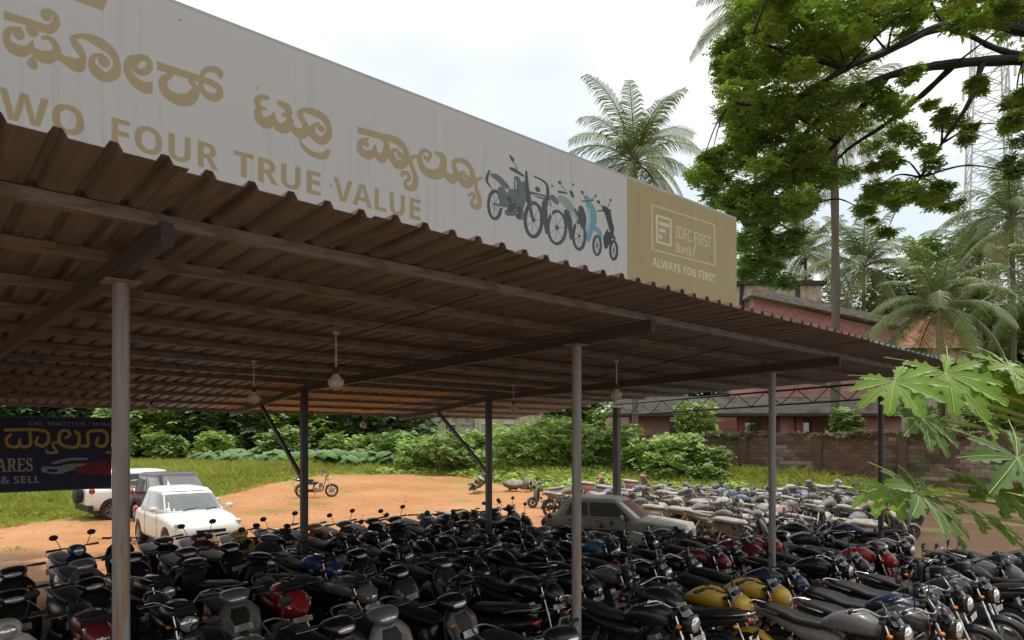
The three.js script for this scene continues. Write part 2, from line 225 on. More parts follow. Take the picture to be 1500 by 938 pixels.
{ // the long signboard on the roof
  const d = [7.97 - 1.288, -4.51 + 4.72], L = Math.hypot(...d), e = [d[0] / L, d[1] / L], pB = [7.97, -4.51], pA = [pB[0] - e[0] * 9.6, pB[1] - e[1] * 9.6], y0 = CAM_H + 1.36, y1 = CAM_H + 2.81;
  const B = board(pA, pB, y0, y1, 2048, 400), { c } = B, gold = '#9a9070';
  c.fillStyle = '#b5b9bc'; c.fillRect(0, 0, 2048, 400);
  const [gu] = B.map(918, 300); c.fillStyle = '#9a9067'; c.fillRect(gu, 0, 2048 - gu, 400);
  const A = [0, 0, .2345], Bc = [340, 100, .2533], C = [690, 210, .2025], D = [690, 200, .2772];
  // Kannada line
  B.poly([[22, 68], [180, 118], [300, 160], [300, 205], [180, 165], [20, 124]], gold, A);
  [[[260, 180, 50], [310, 185, 50], [348, 150, 46], [345, 105, 36], [310, 70, 24], [270, 68, 20]], [[285, 98, 72]], [[200, 165, 60], [200, 195, 76]], [[115, 215, 74]],
   [[130, 180, 12], [85, 178, 20], [45, 205, 42], [42, 255, 46], [80, 305, 74], [140, 322, 66], [188, 300, 40], [202, 258, 12]], [[262, 240, 18], [305, 240, 30], [345, 285, 42], [350, 330, 50], [290, 362, 78], [230, 340, 62], [205, 300, 24]],
   [[205, 355, 6], [203, 385, 40], [202, 402, 66]], [[345, 345, 40], [420, 385, 60], [485, 412, 80], [518, 370, 38], [498, 318, 50], [465, 272, 48], [456, 238, 30], [510, 228, 30], [600, 258, 62], [690, 322, 60], [728, 400, 44], [715, 460, 62], [665, 485, 58], [600, 450, 72], [570, 392, 40], [590, 352, 24], [640, 345, 18]], [[648, 385, 76]],
   ring(885, 408, 48, 46, 40), [[862, 350, 16], [810, 375, 40], [795, 440, 50], [845, 515, 66], [900, 548, 70], [918, 550, 70]],
   [[1065, 470, 26], [1015, 510, 50], [1030, 570, 60], [1100, 620, 72], [1180, 622, 72], [1222, 560, 44], [1190, 510, 30]], [[1376, 488, 14], [1365, 450, 46], [1315, 432, 34], [1268, 455, 24], [1252, 520, 24], [1272, 580, 40], [1330, 612, 50], [1372, 590, 40], [1358, 545, 44], [1300, 512, 40]]].forEach((s) => B.brush(s, gold, A));
  B.poly([[915, 512], [952, 512], [950, 590], [905, 582]], gold, A); B.poly([[978, 384], [1330, 500], [1330, 542], [978, 438]], gold, A);
  [[[200, 172, 26], [165, 168, 30], [142, 195, 34], [155, 225, 28], [195, 238, 12]], [[150, 250, 44], [152, 290, 50], [190, 318, 62], [228, 300, 44], [240, 262, 12]], [[275, 205, 34], [315, 228, 44], [325, 262, 36], [290, 275, 14]], [[240, 295, 24], [262, 340, 50], [302, 348, 58], [335, 310, 40], [325, 282, 30]],
   [[340, 340, 30], [390, 380, 58], [428, 360, 46], [410, 310, 34], [390, 268, 34], [405, 246, 24], [460, 253, 40], [530, 290, 44], [558, 350, 34], [550, 400, 40], [510, 420, 46], [465, 382, 44], [468, 338, 22], [500, 318, 12]], [[512, 350, 44]], [[385, 408, 5], [410, 455, 24], [470, 500, 34], [530, 508, 36], [556, 480, 22]],
   [[900, 402, 40], [960, 428, 44], [1003, 480, 34], [1000, 540, 44], [960, 560, 50], [926, 520, 40], [925, 482, 22], [952, 472, 14]], [[968, 500, 40]], [[785, 408, 12], [745, 425, 28], [740, 475, 40], [780, 503, 50], [818, 490, 34], [826, 448, 10]], [[772, 440, 36]], [[828, 490, 26], [860, 524, 48], [888, 490, 42], [888, 430, 30], [870, 405, 30]],
   [[1065, 508, 16], [1036, 520, 18], [1032, 550, 22], [1050, 600, 24], [1060, 650, 34], [1045, 693, 34], [1010, 690, 28], [1000, 658, 18], [1024, 640, 18], [1014, 612, 24], [985, 606, 22], [980, 625, 14]],
   [[1130, 538, 16], [1145, 498, 18], [1112, 476, 22], [1086, 505, 24], [1095, 570, 40], [1140, 610, 52], [1200, 610, 54], [1220, 560, 38], [1214, 512, 38], [1182, 492, 26]], [[1118, 520, 28]], [[1230, 612, 34], [1270, 645, 48], [1293, 610, 34], [1280, 562, 28], [1290, 537, 24], [1340, 542, 34], [1384, 590, 28], [1384, 650, 38], [1350, 673, 44], [1320, 640, 34], [1325, 607, 18], [1345, 600, 10]], [[1350, 627, 30]],
   [[1440, 635, 15], [1412, 650, 17], [1410, 700, 20], [1430, 760, 26], [1420, 803, 28], [1390, 798, 24], [1386, 766, 16], [1400, 750, 16], [1390, 727, 18], [1366, 736, 15]]].forEach((s) => B.brush(s, gold, Bc));
  B.poly([[724, 338], [905, 388], [905, 428], [724, 376]], gold, Bc);
  B.poly([[445, 0], [672, 0], [640, 68]], gold, A);
  // Latin line: cap height from the last E
  const vT = B.map(618, 293.8)[1], vB = B.map(617.4, 324.2)[1];
  for (const [w, x0, y0_, x1, y1_] of [['TWO', -48, 115, 127, 165], ['FOUR', 156.6, 172, 320, 215], ['TRUE', 341, 221, 472, 254], ['VALUE', 488, 259.6, 618, 294]]) B.text(w, B.map(x0, y0_)[0], B.map(x1, y1_)[0], vT, vB, gold, 'bold');
  // printed row of bikes
  const dk = '#3b4a4a', md = '#57696a', lt = '#a9b3b0', bl = '#5f92a4', bk = '#2c3335';
  const P = (col, ...ss) => ss.forEach((s) => B.brush(s, col, C));
  const hub = (cx, cy, rx, ry) => { P(lt, ring(cx, cy, rx * .84, ry * .84, 3)); for (let k = 0; k < 7; k++) { const t = k * .9; P(md, [[cx, cy, 5], [cx + rx * .8 * Math.cos(t), cy + ry * .8 * Math.sin(t), 3]]); } P(dk, [[cx, cy, rx * .5]]); };
  // 1: large touring machine
  hub(170, 447, 46, 100); hub(450, 555, 60, 122); P(dk, ring(170, 447, 46, 100, 20), ring(450, 555, 60, 122, 24));
  P(md, [[150, 232, 26], [185, 248, 44], [240, 300, 46], [262, 318, 30]], [[220, 345, 60], [240, 400, 66], [235, 450, 40], [165, 450, 24]], [[332, 262, 46], [345, 330, 72], [350, 400, 84], [330, 460, 90], [350, 520, 70]], [[300, 360, 60], [280, 420, 70], [300, 490, 60], [260, 505, 40]], [[390, 300, 50], [400, 380, 60], [420, 430, 40]]);
  P(dk, [[398, 205, 14], [402, 300, 26], [410, 390, 28], [440, 540, 15]], [[282, 92, 14], [300, 122, 24]], [[300, 130, 5], [322, 165, 5], [330, 190, 7]], [[282, 182, 16], [310, 195, 26], [375, 236, 16]], [[130, 198, 12], [112, 272, 18], [150, 330, 5]], [[270, 400, 30], [300, 440, 44], [280, 480, 40]], [[350, 470, 30], [340, 530, 34]], [[330, 300, 12], [340, 370, 12]]); P(lt, [[322, 270, 8], [326, 330, 8]], [[160, 455, 10], [250, 470, 8]], [[300, 425, 10]], [[335, 505, 12]]);
  // 2: classic roadster
  hub(620, 610, 62, 116); P(dk, ring(620, 610, 64, 118, 20), [[455, 240, 10], [510, 268, 14], [545, 300, 18], [556, 400, 24], [570, 450, 22]], [[430, 360, 20], [480, 380, 30], [540, 400, 34], [530, 450, 40], [530, 520, 44], [540, 600, 30], [545, 650, 18]], [[480, 335, 38]], [[585, 310, 14]]); P(lt, [[560, 420, 12], [602, 600, 11]], [[590, 462, 14], [630, 470, 20], [662, 500, 14]], [[440, 372, 8], [530, 392, 8]]); P(md, [[590, 395, 44], [615, 425, 40]]);
  // 3: street machine
  hub(780, 670, 42, 96); P('#7f9794', [[640, 400, 40], [670, 415, 64], [715, 470, 60], [750, 520, 44], [770, 560, 30]]); P(dk, ring(780, 670, 42, 98, 20), [[640, 285, 24]], [[648, 300, 4], [680, 345, 6]], [[737, 300, 16]], [[722, 355, 26], [735, 385, 20]], [[632, 352, 16], [690, 362, 12]], [[690, 500, 40], [705, 560, 50], [715, 620, 30], [720, 690, 16]], [[750, 480, 16], [770, 520, 14]]); P(lt, [[735, 500, 14], [782, 660, 9]], [[770, 545, 16], [800, 570, 12]]);
  // 4: blue scooter, 5: black scooter
  P(dk, [[795, 470, 34], [800, 530, 62], [808, 600, 40]]); hub(910, 740, 27, 66); P(bl, [[838, 400, 40], [848, 430, 44], [872, 490, 62], [878, 560, 54], [856, 640, 42], [845, 705, 24]], [[885, 605, 40], [925, 645, 34], [938, 690, 14]]); P('#8fb6c2', [[850, 470, 12], [858, 560, 10], [845, 640, 8]]); P(dk, ring(910, 740, 27, 68, 16), [[803, 355, 22]], [[806, 366, 4], [826, 400, 5]], [[900, 380, 17]], [[896, 390, 4], [868, 410, 5]], [[800, 420, 8], [880, 415, 8]]);
  hub(1030, 775, 24, 64); P(bk, [[960, 470, 30], [980, 490, 48], [1000, 560, 40], [1012, 620, 42], [985, 690, 56], [972, 755, 20]], [[920, 425, 24]], [[928, 440, 4], [955, 470, 5]], [[1008, 412, 18]], [[1004, 424, 4], [988, 460, 5]], ring(1030, 775, 25, 66, 16), [[915, 490, 9], [1012, 486, 9]], [[1015, 660, 30], [1036, 690, 18]]); P(lt, [[952, 530, 9], [985, 600, 8], [1000, 640, 10]]);
  // bank panel
  const wl = '#c4c0ae', line = (a, b, w) => B.brush([[...a, w], [...b, w]], wl, D);
  line([955, 362], [1285, 468], 5); line([1285, 468], [1290, 683], 5); line([1290, 683], [957, 598], 5); line([957, 598], [955, 362], 5);
  line([981, 418], [1054, 442], 11); line([1054, 442], [1054, 578], 10); line([1054, 578], [982, 556], 11); line([982, 556], [981, 418], 10);
  B.poly([[992, 448], [1046, 464], [1046, 484], [992, 468]], wl, D); B.poly([[992, 484], [1026, 494], [1026, 512], [992, 502]], wl, D); B.poly([[992, 518], [1008, 522], [1008, 545], [992, 535]], wl, D);
  const q = (x, y) => B.map(690 + x * .2772, 200 + y * .2772);
  { const [u0, v0] = q(1080, 470), [u1] = q(1268, 530), v1 = q(1080, 533)[1]; B.text('IDFC FIRST', u0, u1, v0, v1, wl, ''); }
  { const [u0, v0] = q(1080, 558), [u1] = q(1166, 580), v1 = q(1080, 610)[1]; B.text('Bank', u0, u1, v0, v1, wl, ''); }
  line([1172, 632], [1186, 572], 4);
  { const [u0, v0] = q(957, 638), [u1] = q(1290, 720), v1 = q(957, 684)[1]; B.text('ALWAYS YOU FIRST', u0, u1, v0, v1, wl, 'bold'); }
  for (let x = 30; x < 2048; x += 259) { c.fillStyle = 'rgba(80,80,78,.08)'; c.fillRect(x, 0, 1.5, 400); c.fillStyle = 'rgba(255,255,255,.03)'; c.fillRect(x + 2, 0, 12, 400); }
  // grime runs and spots
  const r = rngOf(8); for (let i = 0; i < 90; i++) { const x = r() * 2048, y = r() * 260, h = 40 + 150 * r(); c.fillStyle = `rgba(90,84,74,${.02 + .05 * r()})`; c.fillRect(x, y, 2 + 9 * r(), h); } for (let i = 0; i < 26; i++) { c.fillStyle = 'rgba(70,62,52,.5)'; c.beginPath(); c.ellipse(r() * 2048, r() * 400, 1 + 2 * r(), 1 + 3 * r(), 0, 0, 7); c.fill(); }
  const sg = thing('rooftop_signboard', 'long white and gold printed signboard standing on the shed roof', 'signboard', [(pA[0] + pB[0]) / 2, 0, (pA[1] + pB[1]) / 2], Math.atan2(-e[1], e[0]));
  const hgt = y1 - y0; part('printed_face', new THREE.PlaneGeometry(9.6, hgt).translate(0, (y0 + y1) / 2, .004), mat(0xffffff, .55, 0, { map: tex2(B.cv) }), sg);
  part('backing_frame', MG(box(9.62, hgt + .01, .03, 0, (y0 + y1) / 2, -.017), box(9.62, .04, .05, 0, y1 + .01, -.03)), mat([.35, .36, .36], .5, .4), sg);
  for (let k = 0; k < 6; k++) part('support_strut', MG(box(.04, y1 - roofY(4.6) - .05, .04, 0, (y1 + roofY(4.6)) / 2, -.06), box(.03, .03, .9, 0, y0 + .35, -.45, .55)), steel, sg).position.x = -4.6 + k * 1.84;
}
{ // dark banner hung at the back edge of the shed
  const b = 15.22, pA = [-1.6, -b], pB = [3.2, -b], y0 = CAM_H - .925, y1 = CAM_H + .41, B = board(pA, pB, y0, y1, 1536, 400), { c } = B, K = [0, 560, .2559];
  c.fillStyle = '#1d2143'; c.fillRect(0, 0, 1536, 400);
  const yl = '#b79a3c', P = (col, ...ss) => ss.forEach((s) => B.brush(s, col, K));
  const q = (x, y) => B.map(x * .2559, 560 + y * .2559);
  const tx = (s, x0, x1, yt, yb, col, f) => B.text(s, q(x0, yt)[0], q(x1, yt)[0], q(x0, yt)[1], q(x0, yb)[1], col, f);
  tx('Call : 9844721115 / 9916407', 160, 668, 222, 248, '#7f86a0', 'bold');
  P(yl, [[30, 275, 18], [120, 272, 18], [225, 275, 18], [270, 290, 18], [275, 340, 20], [245, 365, 18], [205, 350, 18], [215, 315, 14]], [[60, 300, 16], [35, 325, 18], [45, 362, 18], [100, 368, 18], [112, 330, 16]], [[112, 350, 16], [125, 370, 16], [170, 360, 18], [170, 290, 18]], [[330, 345, 12], [300, 350, 12], [310, 380, 14], [325, 400, 14], [270, 402, 14], [262, 385, 10]],
    [[375, 320, 14], [400, 300, 16], [380, 278, 16], [345, 285, 18], [340, 345, 20], [375, 368, 18], [440, 368, 18], [450, 300, 18], [430, 285, 16]], [[465, 365, 18], [500, 365, 18], [505, 290, 18], [540, 278, 18], [600, 285, 18], [612, 340, 20], [585, 368, 18], [550, 355, 16], [560, 320, 14]], [[660, 350, 12], [640, 360, 12], [650, 400, 14], [610, 402, 14]]);
  c.save(); const [su, sv] = q(-80, 440), [su1] = q(190, 440), sb = q(0, 515)[1]; c.font = 'bold 100px serif'; const tw = c.measureText('CARES').width; c.translate(su, sb); c.scale((su1 - su) / tw, (sb - sv) / 72); c.fillStyle = '#a9a595'; c.fillText('CARES', 0, 0); c.restore();
  tx('BUY & SELL', -170, 228, 548, 590, '#9a9aa6', 'bold');
  P('#8d9099', [[250, 500, 34], [330, 505, 44], [390, 490, 40], [480, 480, 30]], [[300, 465, 14], [400, 442, 18], [500, 440, 12]]); P('#7c1f2c', [[440, 505, 36], [540, 500, 60], [640, 505, 60]], [[500, 470, 20], [600, 460, 24]]); P('#16182a', [[275, 505, 16], [320, 508, 16]], [[400, 525, 36]], [[570, 545, 36]]);
  const bn = thing('hanging_banner', 'dark blue banner with yellow lettering hung from the back of the shed', 'banner', [(pA[0] + pB[0]) / 2, 0, -b]);
  part('printed_cloth', grid((u, v) => [(u - .5) * B.len, y0 + (y1 - y0) * v, .006 + .012 * Math.sin(u * 19) * (1 - v)], 40, 6), mat(0xffffff, .6, 0, { map: tex2(B.cv) }), bn);
  part('frame_bar', MG(box(B.len, .03, .02, 0, y1 + .012, 0), box(B.len, .025, .02, 0, y0 - .01, -.005)), darkSteel, bn);
  for (const s of [-1, 1]) part('hanger', cyl(.006, .006, .2, 5, s * 2.3, y1 + .1, 0), darkSteel, bn);
}
// ---------- two-wheelers (built facing +z) ----------
const paint = (c, dusty = 0) => new THREE.MeshPhysicalMaterial({ color: rgb(...c), roughness: dusty ? .7 : .4, clearcoat: dusty ? 0 : .35, clearcoatRoughness: .12, side: THREE.DoubleSide, ...(dusty ? { map: wearTex } : {}) });
const rubber = mat([.022, .022, .023], .85), blackPlastic = mat([.011, .011, .012], .5), seatBlack = mat([.011, .011, .012], .58, 0, { bumpMap: bumpFine, bumpScale: .0015 }), chrome = mat([.68, .68, .68], .16, 1), alloy = mat([.38, .38, .38], .38, .9), darkAlloy = mat([.05, .05, .055], .4, .6),
  lens = phys([.75, .77, .78], .08, { clearcoat: 1, metalness: .55 }), amber = phys([.6, .2, .02], .2), redLens = phys([.35, .015, .015], .15, { clearcoat: 1 }), mirrorGlass = mat([.6, .62, .65], .05, 1), visorMat = phys([.03, .03, .035], .1, { clearcoat: 1 });
const dust = mat([.5, .49, .46], .9, 0, { map: wearTex }), dustDark = mat([.13, .12, .115], .9, 0, { map: wearTex }), dustMetal = mat([.22, .2, .18], .75, .3, { map: wearTex });
const plateMats = ['KA20|E6385', 'KA20|X1533', 'KA19|L7021', 'KA20|S4195'].map((s) => { const cv = document.createElement('canvas'); cv.width = 128; cv.height = 64; const c = cv.getContext('2d'); c.fillStyle = '#dcdcd6'; c.fillRect(0, 0, 128, 64); c.fillStyle = '#22242a'; c.font = 'bold 28px sans-serif'; c.textAlign = 'center'; const [a, b] = s.split('|'); c.fillText(a, 64, 28); c.fillText(b, 64, 57); return mat(0xffffff, .45, 0, { map: tex2(cv) }); });
const plateGeo = (w, h) => MG(new THREE.PlaneGeometry(w, h).translate(0, 0, .0035), new THREE.PlaneGeometry(w, h).rotateY(Math.PI).translate(0, 0, -.0035));
function wheelParts(parent, name, z, r, tw, spokes, rimMat) {
  const g = new THREE.Group(); g.name = name; parent.add(g); g.position.set(0, r, z);
  const ri = r - tw * .8, lp = [[ri, -.35], [ri + (r - ri) * .45, -.5], [r - tw * .12, -.36], [r, 0], [r - tw * .12, .36], [ri + (r - ri) * .45, .5], [ri, .35], [ri, -.35]].map(([a, b]) => new THREE.Vector2(a, b * tw));
  part('tyre', new THREE.LatheGeometry(lp, 24).rotateZ(Math.PI / 2), rubber, g);
  const rl = [[ri - .025, -.4], [ri + .004, -.42], [ri + .004, .42], [ri - .025, .4], [ri - .03, 0], [ri - .025, -.4]].map(([a, b]) => new THREE.Vector2(a, b * tw));
  const gs = [new THREE.LatheGeometry(rl, 22).rotateZ(Math.PI / 2), cyl(.045, .045, tw * .9, 12, 0, 0, 0, 0, 0, Math.PI / 2), cyl(r * .36, r * .36, .006, 16, tw * .42, 0, 0, 0, 0, Math.PI / 2)];
  for (let k = 0; k < spokes; k++) gs.push(T(box(.022, ri - .04, .034, 0, (ri) / 2 + .01, 0), 0, 0, 0, k / spokes * 6.2832));
  part('rim', MG(gs), rimMat, g);
}
const fender = (r, w, a0, a1, drop = .03) => grid((u, v) => { const t = a0 + (a1 - a0) * u, s = (v - .5) * 2, rr = r - drop * s * s * s * s; return [s * w, rr * Math.sin(t), rr * Math.cos(t)]; }, 14, 6);
function mirrorsOn(t, y, z, h, sp) { for (const s of [-1, 1]) { part('mirror_stem', tube([[s * sp, y, z], [s * (sp + .04), y + h * .6, z + .01], [s * (sp + .07), y + h, z - .01]], .006, 6, 5), blackPlastic, t); const m = part('mirror', ell(.065, .045, .016, s * (sp + .085), y + h + .02, z - .012, 12), blackPlastic, t); part('mirror_glass', T(new THREE.CircleGeometry(1, 16).scale(.056, .037, 1), s * (sp + .085), y + h + .02, z - .029, 0, Math.PI), mirrorGlass, m); } }
function makeScooter(round) {
  const t = new THREE.Group(), P = (n, g, m) => part(n, g, m, t), pt = paint([.02, .02, .022]);
  wheelParts(t, 'front_wheel', .62, .215, .1, 5, darkAlloy); wheelParts(t, 'rear_wheel', -.6, .215, .1, 5, darkAlloy);
  P('front_fender', T(fender(.25, .075, .2, 2.35, .05), 0, .215, .62), pt);
  P('fork', MG(tube([[-.075, .215, .62], [-.075, .4, .56], [-.03, .55, .5]], .018), tube([[.075, .215, .62], [.075, .4, .56], [.03, .55, .5]], .018)), darkAlloy);
  P('front_apron', loft([[.27, .45, .1, .035, 3], [.4, .485, .155, .06, 3], [.55, .5, .195, .075, 3], [.7, .475, .225, .068, 3], [.82, .425, .22, .05, 3], [.9, .385, .16, .045, 2.6], [.95, .355, .08, .04]], 'y', 16), pt);
  P('front_garnish', loft([[.6, .565, .02, .012, 3], [.7, .535, .075, .02, 3], [.8, .475, .11, .022, 3], [.88, .43, .08, .02, 3]], 'y', 12), blackPlastic);
  P('inner_panel', loft([[.3, .37, .16, .03, 4], [.6, .375, .185, .04, 4], [.85, .345, .16, .035, 4]], 'y', 12), blackPlastic);
  P('headlight_cowl', loft(round ? [[.2, 1.0, .08, .04], [.28, 1.0, .12, .075], [.38, .99, .125, .085], [.45, .98, .1, .08]] : [[.18, 1.0, .1, .035], [.26, 1.01, .16, .055], [.36, 1.0, .16, .07], [.43, .98, .12, .06], [.47, .96, .05, .04]]), pt);
  P('headlight', round ? ell(.078, .072, .045, 0, .98, .44, 14) : ell(.1, .042, .05, 0, .975, .435, 14), lens);
  both((s) => P('turn_indicator', ell(.04, .02, .018, s * .15, .79, .475, 8), amber));
  P('handlebar', tube([[-.34, 1.01, .17], [-.2, 1.03, .25], [0, 1.02, .28], [.2, 1.03, .25], [.34, 1.01, .17]], .012, 12), darkAlloy);
  for (const s of [-1, 1]) { P('grip', cyl(.018, .018, .13, 8, s * .3, 1.017, .195, 0, s * .52, Math.PI / 2), rubber); P('brake_lever', tube([[s * .2, 1.02, .29], [s * .3, 1.01, .25], [s * .37, 1.0, .2]], .006, 5, 5), alloy); }
  mirrorsOn(t, 1.03, .25, .17, .18);
  P('floorboard', rbox(.36, .06, .44, .02, 0, .29, .17), blackPlastic);
  P('body_panel', loft([[.0, .5, .11, .15, 3], [-.1, .52, .17, .19, 2.8], [-.3, .55, .195, .175, 2.6], [-.5, .6, .185, .135, 2.5], [-.7, .66, .135, .085, 2.4], [-.84, .69, .06, .04]]), pt);
  P('seat', loft([[.1, .725, .08, .02, 3], [.03, .745, .12, .045, 2.8], [-.2, .762, .15, .052, 2.8], [-.42, .79, .15, .06, 2.8], [-.62, .805, .12, .05, 2.6], [-.72, .805, .06, .025]]), seatBlack);
  P('grab_rail', tube([[-.13, .76, -.45], [-.14, .82, -.66], [-.08, .845, -.83], [.08, .845, -.83], [.14, .82, -.66], [.13, .76, -.45]], .012, 18), alloy);
  P('tail_light', ell(.085, .04, .04, 0, .685, -.825, 10), redLens);
  P('rear_fender', MG(T(fender(.26, .07, .5, 3.0, .03), 0, .215, -.6), box(.13, .2, .01, 0, .5, -.86, -.25)), blackPlastic);
  P('engine', MG(rbox(.15, .15, .46, .03, -.1, .25, -.42), cyl(.075, .075, .1, 12, -.13, .215, -.6, 0, 0, Math.PI / 2)), darkAlloy);
  P('muffler', MG(cyl(.05, .045, .42, 12, .17, .27, -.58, 1.42), tube([[.08, .25, -.1], [.15, .22, -.25], [.17, .24, -.4]], .016)), darkAlloy);
  P('shock_absorber', MG(tube([[-.13, .25, -.62], [-.12, .52, -.52]], .028, 3, 8)), chrome);
  P('centre_stand', MG(both((s) => tube([[s * .06, .25, -.2], [s * .13, .02, -.3], [s * .17, .012, -.32]], .012, 6, 5))), darkAlloy);
  const fp = P('front_number_plate', plateGeo(.2, .07), plateMats[0]); fp.position.set(0, .69, .577); fp.rotation.x = -.3;
  const rp = P('rear_number_plate', plateGeo(.2, .1), plateMats[0]); rp.position.set(0, .5, -.872); rp.rotation.x = .25;
  return t;
}
function makeMotorcycle(kind) { // 0 commuter, 1 street with headlamp cowl, 2 faired
  const t = new THREE.Group(), P = (n, g, m) => part(n, g, m, t), pt = paint([.02, .02, .022]), R = .3;
  wheelParts(t, 'front_wheel', .68, R, kind ? .11 : .085, 6, kind ? darkAlloy : alloy); wheelParts(t, 'rear_wheel', -.62, R, kind ? .13 : .095, 6, kind ? darkAlloy : alloy);
  P('front_fender', T(fender(R + .03, .062, .35, 2.5, .045), 0, R, .68), pt);
  for (const s of [-1, 1]) P('fork_leg', MG(tube([[s * .095, .3, .68], [s * .095, .56, .585]], .027, 2, 8), tube([[s * .095, .55, .588], [s * .095, .95, .44]], .019, 2, 8)), s ? chrome : chrome);
  P('yoke', MG(rbox(.25, .035, .07, .01, 0, .94, .43), rbox(.25, .03, .07, .01, 0, .8, .49)), darkAlloy);
  P('instrument_pod', rbox(.2, .05, .1, .02, 0, .99, .5, -.6), blackPlastic);
  if (kind === 2) { P('fairing', loft([[.3, .74, .15, .16, 3], [.45, .79, .17, .19, 2.6], [.6, .81, .15, .16, 2.4], [.72, .8, .1, .1, 2.2], [.8, .77, .04, .04]]), pt); P('headlights', MG(both((s) => T(new THREE.SphereGeometry(1, 12, 8).scale(.075, .035, .05), s * .075, .815, .665, .35, s * .45, s * .3))), lens); P('windscreen', grid((u, v) => { const s = (u - .5) * 2; return [s * (.14 - .05 * v), .9 + .17 * v, .6 - .17 * v - .08 * s * s]; }, 8, 4), visorMat);
    P('belly_fairing', loft([[.42, .5, .13, .17, 3], [.2, .44, .16, .18, 3], [-.02, .36, .14, .12, 3]]), pt); }
  else { P('headlight_cowl', loft(kind ? [[.47, .84, .1, .1, 2.6], [.56, .85, .13, .125, 2.5], [.63, .83, .115, .1, 2.4], [.69, .8, .06, .05]] : [[.48, .84, .07, .08], [.55, .85, .1, .1], [.62, .85, .105, .1]]), kind ? pt : pt);
    P('headlight', kind ? ell(.09, .065, .05, 0, .81, .65, 14) : ell(.09, .085, .045, 0, .85, .615, 14), lens);
    P('visor', grid((u, v) => { const s = (u - .5) * 2; return [s * (.12 - .035 * v), .93 + .13 * v, .6 - .1 * v - .06 * s * s]; }, 8, 4), visorMat); }
  both((s) => { P('turn_indicator', ell(.03, .022, .03, s * .17, .84, .52, 8), amber); P('turn_indicator', ell(.03, .022, .03, s * .15, .76, -.86, 8), amber); });
  P('handlebar', tube(kind === 2 ? [[-.33, .96, .25], [-.15, .98, .4], [0, .97, .43], [.15, .98, .4], [.33, .96, .25]] : [[-.37, 1.04, .2], [-.22, 1.07, .3], [-.08, .99, .41], [.08, .99, .41], [.22, 1.07, .3], [.37, 1.04, .2]], .012, 16), kind ? darkAlloy : chrome);
  const gy = kind === 2 ? .965 : 1.045; for (const s of [-1, 1]) { P('grip', cyl(.019, .019, .13, 8, s * .32, gy, .235, 0, s * .6, Math.PI / 2), rubber); P('brake_lever', tube([[s * .2, gy + .01, .37], [s * .3, gy, .32], [s * .38, gy - .01, .25]], .006, 5, 5), alloy); }
  mirrorsOn(t, gy + .01, .3, .19, .23);
  P('fuel_tank', loft([[.37, .85, .05, .05], [.33, .865, .1, .085, 2.6], [.22, .89, .15, .115, 2.6], [.08, .89, .165, .115, 2.6], [-.06, .86, .135, .09, 2.6], [-.17, .82, .09, .05], [-.21, .8, .05, .02]]), pt);
  P('filler_cap', cyl(.035, .035, .012, 12, 0, 1.005, .12, .08), chrome);
  P('seat', loft([[-.1, .8, .07, .03, 3], [-.2, .795, .115, .05, 2.8], [-.42, .8, .135, .05, 2.8], [-.55, .83, .13, .06, 2.8], [-.78, .865, .105, .05, 2.6], [-.88, .87, .05, .025]]), seatBlack);
  P('side_panel', loft([[.02, .68, .08, .05, 3], [-.12, .67, .115, .09, 2.8], [-.36, .69, .13, .09, 2.6], [-.62, .76, .115, .06, 2.4], [-.86, .82, .075, .04], [-.97, .835, .03, .02]]), pt);
  P('tail_light', ell(.06, .032, .035, 0, .815, -.955, 10), redLens);
  P('grab_rail', tube([[-.12, .83, -.62], [-.125, .87, -.82], [-.06, .9, -.98], [.06, .9, -.98], [.125, .87, -.82], [.12, .83, -.62]], .012, 18), kind ? darkAlloy : chrome);
  const eg = [rbox(.24, .2, .34, .04, 0, .36, .04), cyl(.1, .1, .27, 14, 0, .36, -.02, 0, 0, Math.PI / 2), cyl(.085, .085, .28, 14, 0, .37, .14, 0, 0, Math.PI / 2)]; for (let k = 0; k < 7; k++) eg.push(box(.17, .008, .17, 0, .48 + k * .028, .17 + k * .01, -.3)); eg.push(rbox(.11, .24, .12, .01, 0, .56, .19, -.3));
  P('engine', MG(eg), alloy);
  P('frame_tubes', MG(tube([[0, .9, .42], [0, .6, .36], [0, .3, .24], [0, .25, 0]], .02, 10), tube([[-.09, .72, .1], [-.1, .5, -.12], [-.1, .34, -.14]], .018), tube([[.09, .72, .1], [.1, .5, -.12], [.1, .34, -.14]], .018)), blackPlastic);
  P('swingarm', MG(both((s) => tube([[s * .1, .35, -.12], [s * .1, .31, -.62]], .022, 2, 6))), blackPlastic);
  for (const s of [-1, 1]) P('shock_absorber', MG(tube([[s * .125, .33, -.58], [s * .12, .68, -.44]], .012, 2, 6), tube([[s * .124, .42, -.545], [s * .121, .63, -.46]], .03, 2, 8)), s < 0 ? chrome : chrome);
  P('chain_case', rbox(.03, .1, .56, .02, -.12, .32, -.36, .06), blackPlastic);
  P('exhaust', MG(tube([[.05, .52, .27], [.1, .4, .36], [.13, .24, .25], [.14, .22, -.1], [.15, .26, -.4]], .02, 14), cyl(.048, .04, .5, 12, .155, .32, -.62, 1.4)), kind ? darkAlloy : chrome);
  P('rear_fender', MG(T(fender(R + .05, .07, 1.2, 3.2, .03), 0, R, -.62), box(.12, .22, .01, 0, .62, -.99, -.3)), blackPlastic);
  P('leg_guard', tube([[0, .62, .4], [-.26, .58, .36], [-.28, .4, .34], [-.05, .33, .3], [.05, .33, .3], [.28, .4, .34], [.26, .58, .36], [0, .62, .4]], .012, 28), kind === 1 ? chrome : blackPlastic);
  P('side_stand', tube([[-.1, .3, -.05], [-.2, .05, -.1], [-.24, .012, -.1]], .011, 4, 5), blackPlastic);
